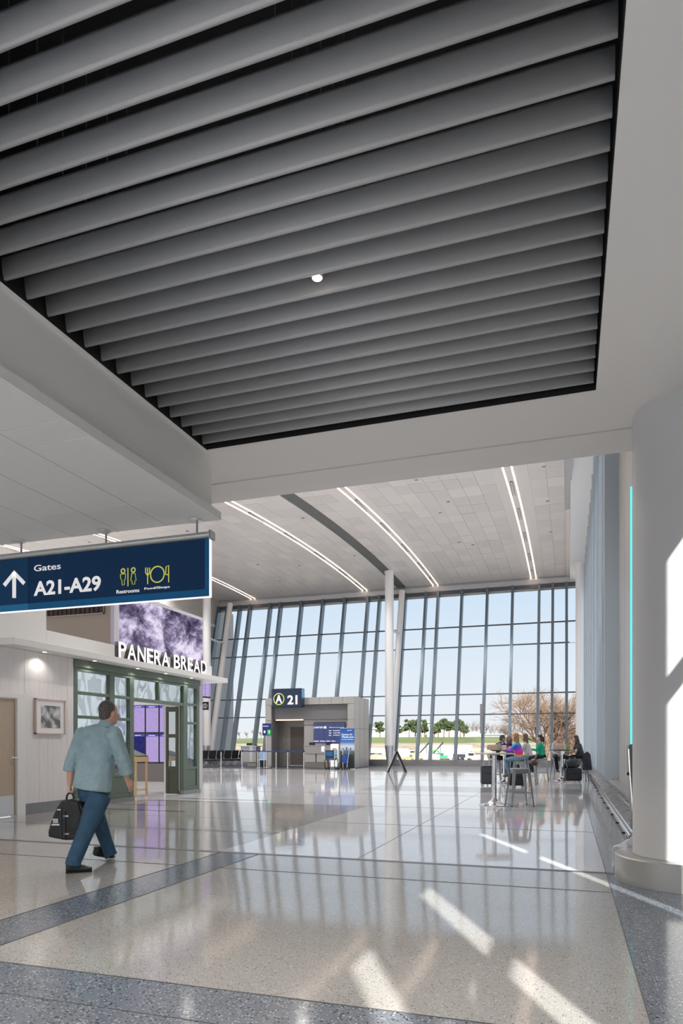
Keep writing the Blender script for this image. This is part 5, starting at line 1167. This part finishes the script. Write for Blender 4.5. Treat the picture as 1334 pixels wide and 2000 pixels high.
NAVYC = mat('case_slate', (.05, .06, .075), .55, noise=(30, .2), bump=(60, .2, .005)); BLKL = mat('case_black', (.014, .015, .018), .5, noise=(30, .3), bump=(60, .2, .005))
q = atf(951.5, 20.9); suitcase((q.x, q.y, T1), .33, .38, .24, .56, NAVYC, 'slate grey upright suitcase left of the nearest table post')
q = atf(1009, 20.2); suitcase((q.x, q.y, T1), .2, .46, .26, .40, BLKL, 'black suitcase under the stools behind the empty stool', handle=False)
q = atf(1119, 22.9); c1 = suitcase((q.x, q.y, T1), .25, .52, .30, .42, BLKL, 'large black suitcase standing beside the far table')
b2 = empty('travel_bag', (q.x, q.y, T1 + .47), label='black holdall resting on top of the large suitcase', cat='bag', rz=.25)
blob('body', BLKL, b2, lambda mb: (mb.sweep([(-.22, 0, .14), (-.12, 0, .16), (.12, 0, .17), (.22, 0, .13)], [(.12, .13), (.14, .155), (.14, .16), (.11, .12)], 20, side=(0, 1, 0)), mb.ell((.1, -.12, .12), (.09, .05, .09))), .014, 4)
# jacket draped over the stool back of the woman
q = atf(1145.5, 23.7); jk = empty('draped_jacket', (q.x, q.y, .36), label='dark jacket hanging from the stool of the dark haired woman', cat='jacket')
blob('cloth', cloth('jacket_drape', (.035, .035, .042)), jk, lambda mb: mb.sweep([(-.04, 0, .62), (0, 0, .55), (.02, 0, .3), (.03, 0, .02)], [(.10, .05), (.15, .06), (.16, .07), (.18, .08)], 20, side=tuple(cf(1, .2))), .014, 4)
q = atf(1043, 20.9)
hb_ = empty('handbag', (q.x, q.y, .62), label='dark red handbag hanging from a stool behind the tie-dye top', cat='handbag')
blob('body', mat('bag_maroon', (.10, .02, .025), .5), hb_, lambda mb: mb.sweep([(0, 0, 0), (.01, 0, .08), (0, 0, .16)], [(.09, .04), (.10, .05), (.06, .03)], 16, side=tuple(cf(1, 0))), .012, 3)
MB().sweep([(-.04, 0, .15), (-.02, 0, .28), (.03, 0, .28), (.05, 0, .15)], .006, 8).build('handle', BLK, None).parent = hb_
# ================================================================== OUTSIDE
GZ = -3.5
def out_slab(name, m, z, y0, y1, x0=-500, x1=300): return part(name, m, None, (x0, x1, y0, y1, z - .5, z), kind='structure')
APR = mat('apron', (.27, .235, .20), .9, noise=(.05, .2)); DIRT = mat('dirt', (.29, .225, .165), .9, noise=(.12, .25)); GRS = mat('grass', (.115, .135, .045), .9, noise=(.08, .2))
out_slab('ground_apron', APR, GZ, 46, 150); out_slab('ground_dirt', DIRT, GZ + .2, 150, 330)
XB = (-420, -140, 280); ZB1 = (1.0, 2.2, 2.4); ZB2 = (2.0, 5.4, 5.6)
def bank(name, m, rows):
    mb = MB(); vs = []
    for yy, zs in rows: vs += [(x, yy, z) for x, z in zip(XB, zs)]
    n = len(rows); fs = [(r * 3 + i, r * 3 + i + 1, r * 3 + i + 4, r * 3 + i + 3) for r in range(n - 1) for i in range(2)]
    mb.add(vs, fs); return mb.build(name, m, None, kind='structure')
bank('ground_slope', DIRT, ((288, (GZ, GZ, GZ)), (330, ZB1)))
bank('ground_bank', GRS, ((329.9, ZB1), (355, ZB2), (470, ZB2)))
def bank_z(x, y):
    f = min(1, max(0, (x + 420) / 280)); z1 = ZB1[0] + (ZB1[1] - ZB1[0]) * f; z2 = ZB2[0] + (ZB2[1] - ZB2[0]) * f
    return z2 if y >= 355 else z1 + (z2 - z1) * (y - 330) / 25
out_slab('ground_near', APR, GZ, -200, 45.9, 3, 300)
WB = mat('far_white', (.62, .62, .64), .6)
def ob(u0, v0, u1, v1, y, dy=20): a, c = aty(u0, v0, y), aty(u1, v1, y); return a.x, c.x, y, y + dy, c.z, a.z
wh = empty('warehouse', (-85, 421, 5.4), label='long white warehouse on the grass bank behind the pines', cat='building')
for q in ((725, 1422, 905, 1442), (905, 1429, 932, 1442)): part('wall', WB, wh, ob(*q, 421))
for u in range(735, 900, 15): part('loading_door', mat('door_pale', (.55, .57, .6), .6), wh, ob(u, 1431, u + 5, 1436.6, 420.6, .3))
part('roof', mat('roof_pale', (.7, .71, .73), .5), wh, ob(723, 1421, 907, 1422.4, 420, 24))
w3 = empty('warehouse', (-44, 425, 5.4), label='low white warehouse strip right of the pines', cat='building'); part('wall', WB, w3, ob(938, 1434.5, 984, 1442, 425)); part('roof', mat('roof_pale', (.7,) * 3), w3, ob(937, 1434, 985, 1435, 424, 22))
tw = empty('tower_building', (-56, 405, 5.4), label='narrow white tower rising above the warehouse roof', cat='building'); part('shaft', WB, tw, ob(834, 1411, 844, 1442, 400, 10)); part('cap', mat('cap_grey', (.6,) * 3), tw, ob(833, 1410, 845, 1412, 399, 12)); part('window', GREYM, tw, ob(837, 1417, 841, 1419, 399.8, .3))
BARK = mat('bark', (.20, .13, .09), .9); PINE = mat('pine_green', (.05, .07, .022), .8, noise=(.6, .3)); TWIG = mat('twig', (.19, .125, .085), .9); TWIG2 = mat('twig_far', (.17, .135, .12), .9)
def leafcloud(mb, c, r, n, s):
    for _ in range(n):
        d = Vector((random.gauss(0, 1), random.gauss(0, 1), random.gauss(0, 1))).normalized() * r * random.uniform(.55, 1) ; d.z *= .6
        p = c + d; a = Vector((random.uniform(-1, 1), random.uniform(-1, 1), random.uniform(-.4, .4))).normalized() * s; b = Vector((random.uniform(-.3, .3), random.uniform(-.3, .3), 1)).normalized() * s * .7
        mb.add([p - a, p - b, p + a, p + b], [(0, 1, 2, 3)])
pines = [(742, 1410), (777, 1416), (799, 1406), (811, 1411), (822, 1405), (829, 1415), (856, 1412), (867, 1405), (877, 1408), (890, 1407), (899, 1406), (762, 1420), (848, 1420), (906, 1418)]
for k, (u, v) in enumerate(pines):
    y = 358 + (k % 4) * 12; b = aty(u, 1439, y); t = aty(u, v, y); b.z = bank_z(b.x, y) - .05; hgt = t.z - b.z
    tr = empty('pine_tree', b, label=f'dark green pine on the grass bank, {["first", "second", "third", "fourth", "fifth", "sixth", "seventh", "eighth", "ninth", "tenth", "eleventh", "twelfth", "thirteenth", "fourteenth"][sorted(range(14), key=lambda i: pines[i][0]).index(k)]} from the left', cat='tree', group='pines behind the construction site')
    MB().sweep([b + Vector((0, 0, -1)), b + Vector((.2, 0, hgt * .6)), b + Vector((0, 0, hgt * .92))], [.45, .3, .1], 7).build('trunk', BARK, tr)
    cb = MB()
    for j in range(13):
        z = hgt * random.uniform(.45, .97); rr = hgt * .30 * (1.15 - z / hgt) + hgt * .13; cc_ = b + Vector((random.uniform(-1, 1) * rr * .9, random.uniform(-1, 1) * rr * .9, z)); leafcloud(cb, cc_, rr * .7, 45, .6)
    cb.build('crown', PINE, tr)
def bare(root, base, hgt, spread, depth, m, r0, kids=4, seedv=0, tw=True, nm='branches'):
    rnd = random.Random(seedv); mb = MB(); tk = MB()
    def rec(p, d, L_, r, lv):
        mid = p + d * L_ * .5 + Vector((rnd.uniform(-1, 1), rnd.uniform(-1, 1), 0)) * L_ * .05; e = p + d * L_
        (tk if lv == 0 else mb).sweep([p, mid, e], [r, r * .85, r * .62], 5 if lv < 3 else 3, cap=lv < 2)
        if lv >= depth: return
        for i in range(kids if lv else kids + 2):
            a = rnd.uniform(0, 2 * math.pi); t = rnd.uniform(.25, .75) * spread
            ort = d.orthogonal().normalized(); ort = Matrix.Rotation(a, 3, d) @ ort
            nd = (d * math.cos(t) + ort * math.sin(t) + Vector((0, 0, .10))).normalized()
            rec(p + (e - p) * rnd.uniform(.45, 1.0), nd, L_ * rnd.uniform(.62, .82), r * .55, lv + 1)
    rec(Vector(base), Vector((.02, 0, 1)).normalized(), hgt * .27, r0, 0)
    tk.build('trunk', BARK if r0 > .3 else m, root); mb.build(nm, m, root)
bt1 = aty(1062, 1500, 75); bt1.z = GZ
t1 = empty('bare_tree', bt1, label='big leafless spreading tree outside behind the seated group', cat='tree'); bare(t1, bt1, 15.5, 1.1, 6, TWIG, .34, 4, 5)
bt2 = aty(1142, 1500, 95); bt2.z = GZ
t2 = empty('bare_tree', bt2, label='leafless brownish tree outside beside the corner column', cat='tree'); bare(t2, bt2, 12, 1.2, 5, TWIG, .25, 4, 11)
bt3 = aty(1098, 1500, 100); bt3.z = GZ
t3 = empty('bare_tree', bt3, label='leafless tree just right of the biggest bare tree', cat='tree'); bare(t3, bt3, 11, 1.2, 5, TWIG, .22, 4, 23)
k = 0; cnt = {}
for u in list(range(912, 1012, 9)) + list(range(722, 760, 13)) + list(range(440, 520, 14)):
    y = 448 + 6 * (k % 3) if u > 700 else 360; b = aty(u, 1441, y); b.z = bank_z(b.x, y) - .05; hh = (21 if u > 700 else 9) * random.uniform(.75, 1.1)
    side_ = 'behind the low warehouse strip' if u > 900 else ('left of the pines' if u > 700 else 'beyond the black seats')
    cnt[side_] = cnt.get(side_, 0) + 1; od = ('leftmost', 'second', 'third', 'fourth', 'fifth', 'sixth', 'seventh', 'eighth', 'ninth', 'tenth', 'eleventh', 'twelfth')[cnt[side_] - 1]
    tr = empty('bare_tree', b, label=f'thin leafless skyline tree {side_}, {od} from the left', cat='tree', group=f'skyline trees {side_}'); bare(tr, b, hh, 1.0, 3, TWIG2, .22, 4, 100 + k); k += 1
# construction site pieces
YEL = mat('digger_yellow', (.70, .42, .04), .5); GRNM = mat('digger_green', (.03, .35, .12), .5); TRW = mat('vehicle_white', (.8, .8, .82), .4); TRK = mat('track_dark', (.04, .04, .04), .7)
def digger(u, y, m, label, s=1.0, flip=1):
    b = aty(u, 1480, y); b.z = GZ + .2; r_ = empty('excavator', b, label=label, cat='excavator'); X0, Y0, Z0 = b
    f = flip * s
    part('track', TRK, r_, (X0 - 1.9 * s, X0 + 1.9 * s, Y0 - 1.2 * s, Y0 - .6 * s, Z0, Z0 + .8 * s), bevel=.15); part('track', TRK, r_, (X0 - 1.9 * s, X0 + 1.9 * s, Y0 + .6 * s, Y0 + 1.2 * s, Z0, Z0 + .8 * s), bevel=.15)
    part('house', m, r_, (X0 - 1.7 * s, X0 + 1.2 * s, Y0 - 1.2 * s, Y0 + 1.2 * s, Z0 + .9 * s, Z0 + 2.0 * s), bevel=.1); part('cab', mat('cab_glass', (.08, .1, .12), .2), r_, (X0 + f * .2, X0 + f * 1.3, Y0 - 1.1 * s, Y0 - .1 * s, Z0 + 1.6 * s, Z0 + 2.9 * s), bevel=.08)
    MB().sweep([(X0 + f * 1.0, Y0, Z0 + 1.6 * s), (X0 + f * 3.0, Y0, Z0 + 4.2 * s), (X0 + f * 4.6, Y0, Z0 + 3.6 * s)], .28 * s, 6).build('boom', m, r_); MB().sweep([(X0 + f * 4.6, Y0, Z0 + 3.6 * s), (X0 + f * 5.4, Y0, Z0 + 1.2 * s)], .2 * s, 6).build('stick', m, r_)
    MB().prism([(X0 + f * 5.1, Y0 - .5 * s, Z0 + 1.2 * s), (X0 + f * 5.8, Y0 - .5 * s, Z0 + 1.1 * s), (X0 + f * 5.6, Y0 - .5 * s, Z0 + .3 * s), (X0 + f * 4.9, Y0 - .5 * s, Z0 + .5 * s)], (0, 1.0 * s, 0)).build('bucket', TRK, r_)
digger(800, 190, YEL, 'yellow excavator left on the construction site beside the central column', .62, 1)
digger(868, 200, GRNM, 'bright green digger in the middle of the construction site', .75, -1)
digger(918, 260, YEL, 'yellow excavator far back on the construction site, right of the green digger', .8, 1)
digger(985, 230, YEL, 'yellow excavator partly behind the seated group', .8, -1)
digger(838, 280, mat('digger_orange', (.6, .22, .05), .5), 'orange excavator far back between the two white trucks', .7, 1)
def truck(u, y, label, L_=9, body=TRW, h=3.2):
    b = aty(u, 1480, y); b.z = GZ + .2; r_ = empty('truck', b, label=label, cat='truck'); X0, Y0, Z0 = b
    part('box', body, r_, (X0 - L_ / 2, X0 + L_ / 2 - 2.2, Y0 - 1.2, Y0 + 1.2, Z0 + 1.0, Z0 + h), bevel=.05); part('cab', TRW, r_, (X0 + L_ / 2 - 2.0, X0 + L_ / 2, Y0 - 1.2, Y0 + 1.2, Z0 + .7, Z0 + 2.6), bevel=.15); part('windscreen', BLK, r_, (X0 + L_ / 2 - 1.2, X0 + L_ / 2 + .01, Y0 - 1.21, Y0 + 1.21, Z0 + 1.6, Z0 + 2.3))
    for dx in (-L_ / 2 + 1, -L_ / 2 + 2.3, L_ / 2 - 1): MB().sweep([(X0 + dx, Y0 - 1.25, Z0 + .5), (X0 + dx, Y0 + 1.25, Z0 + .5)], .5, 12).build('wheels', RUBBER, r_, kind='stuff')
truck(872, 290, 'long white trailer truck parked below the grass bank', 26, h=4.5); truck(778, 250, 'white box truck left of the tower on the site', 12); truck(905, 190, 'dark parked pickup truck on the site', 5.4, mat('pickup_dark', (.03, .04, .06), .3), 2.0); truck(955, 280, 'white box truck toward the right of the site', 14)
truck(745, 290, 'white truck at far left of the site', 12)
def pile(u, y, w, h, m, label):
    b = aty(u, 1480, y); b.z = GZ + .2; mb = MB(); rnd = random.Random(int(u)); mb.ell((b.x, b.y, b.z), (w, w * .5, h), 18, 12)
    mb.v = [(x + rnd.uniform(-.25, .25), y_ + rnd.uniform(-.25, .25), max(b.z - .05, z + rnd.uniform(-.2, .2))) for x, y_, z in mb.v]
    mb.build('rubble_pile', m, None, label=label, cat='rubble', org=b)
pile(890, 215, 8, 2.0, mat('rubble_pale', (.62, .55, .47), .9), 'pale heap of rubble beside the green digger'); pile(940, 240, 10, 2.4, DIRT, 'brown heap of earth at the right of the site'); pile(820, 230, 9, 1.8, mat('rubble_grey', (.45, .42, .4), .9), 'grey heap of rubble left of the green digger'); pile(742, 200, 9, 1.6, DIRT, 'brown heap of earth left of the central column')
# conveyor (dark inclined frame)
cv = aty(833, 1470, 240); cv.z = GZ + .2; cvr = empty('conveyor', cv, label='dark inclined conveyor frame rising on the site below the tower', cat='conveyor')
for dx in (0, 5): MB().sweep([(cv.x + dx - 4, cv.y, cv.z), (cv.x + dx + 1, cv.y, cv.z + 5.5)], .3, 5).build('boom', TRK, cvr); MB().sweep([(cv.x + dx, cv.y, cv.z), (cv.x + dx, cv.y, cv.z + 4)], .2, 5).build('support', GREYM, cvr)
# small site clutter: cones, crates and barrier blocks
rnd = random.Random(3); cl = MB(); cl2 = MB()
for k in range(150):
    u = rnd.uniform(725, 1000); y = rnd.uniform(150, 320); b = aty(u, 1480, y); s = rnd.uniform(.2, .65); (cl if k % 2 else cl2).box(b.x - s, b.x + s * rnd.uniform(.6, 2), y - s, y + s, GZ + .2, GZ + .2 + s * rnd.uniform(.6, 1.6))
cl.build('site_debris', mat('debris_white', (.5, .47, .44), .8), None, kind='stuff', label='scattered pale blocks and debris on the construction site'); cl2.build('site_debris', mat('debris_dark', (.12, .10, .09), .8), None, kind='stuff', label='scattered dark debris on the construction site')
# people and structure clean-up for rendering
sc.cycles.max_bounces = 10; sc.cycles.transparent_max_bounces = 12; sc.cycles.diffuse_bounces = 5; sc.cycles.glossy_bounces = 5
sc.cycles.use_denoising = True; sc.cycles.sample_clamp_indirect = 6
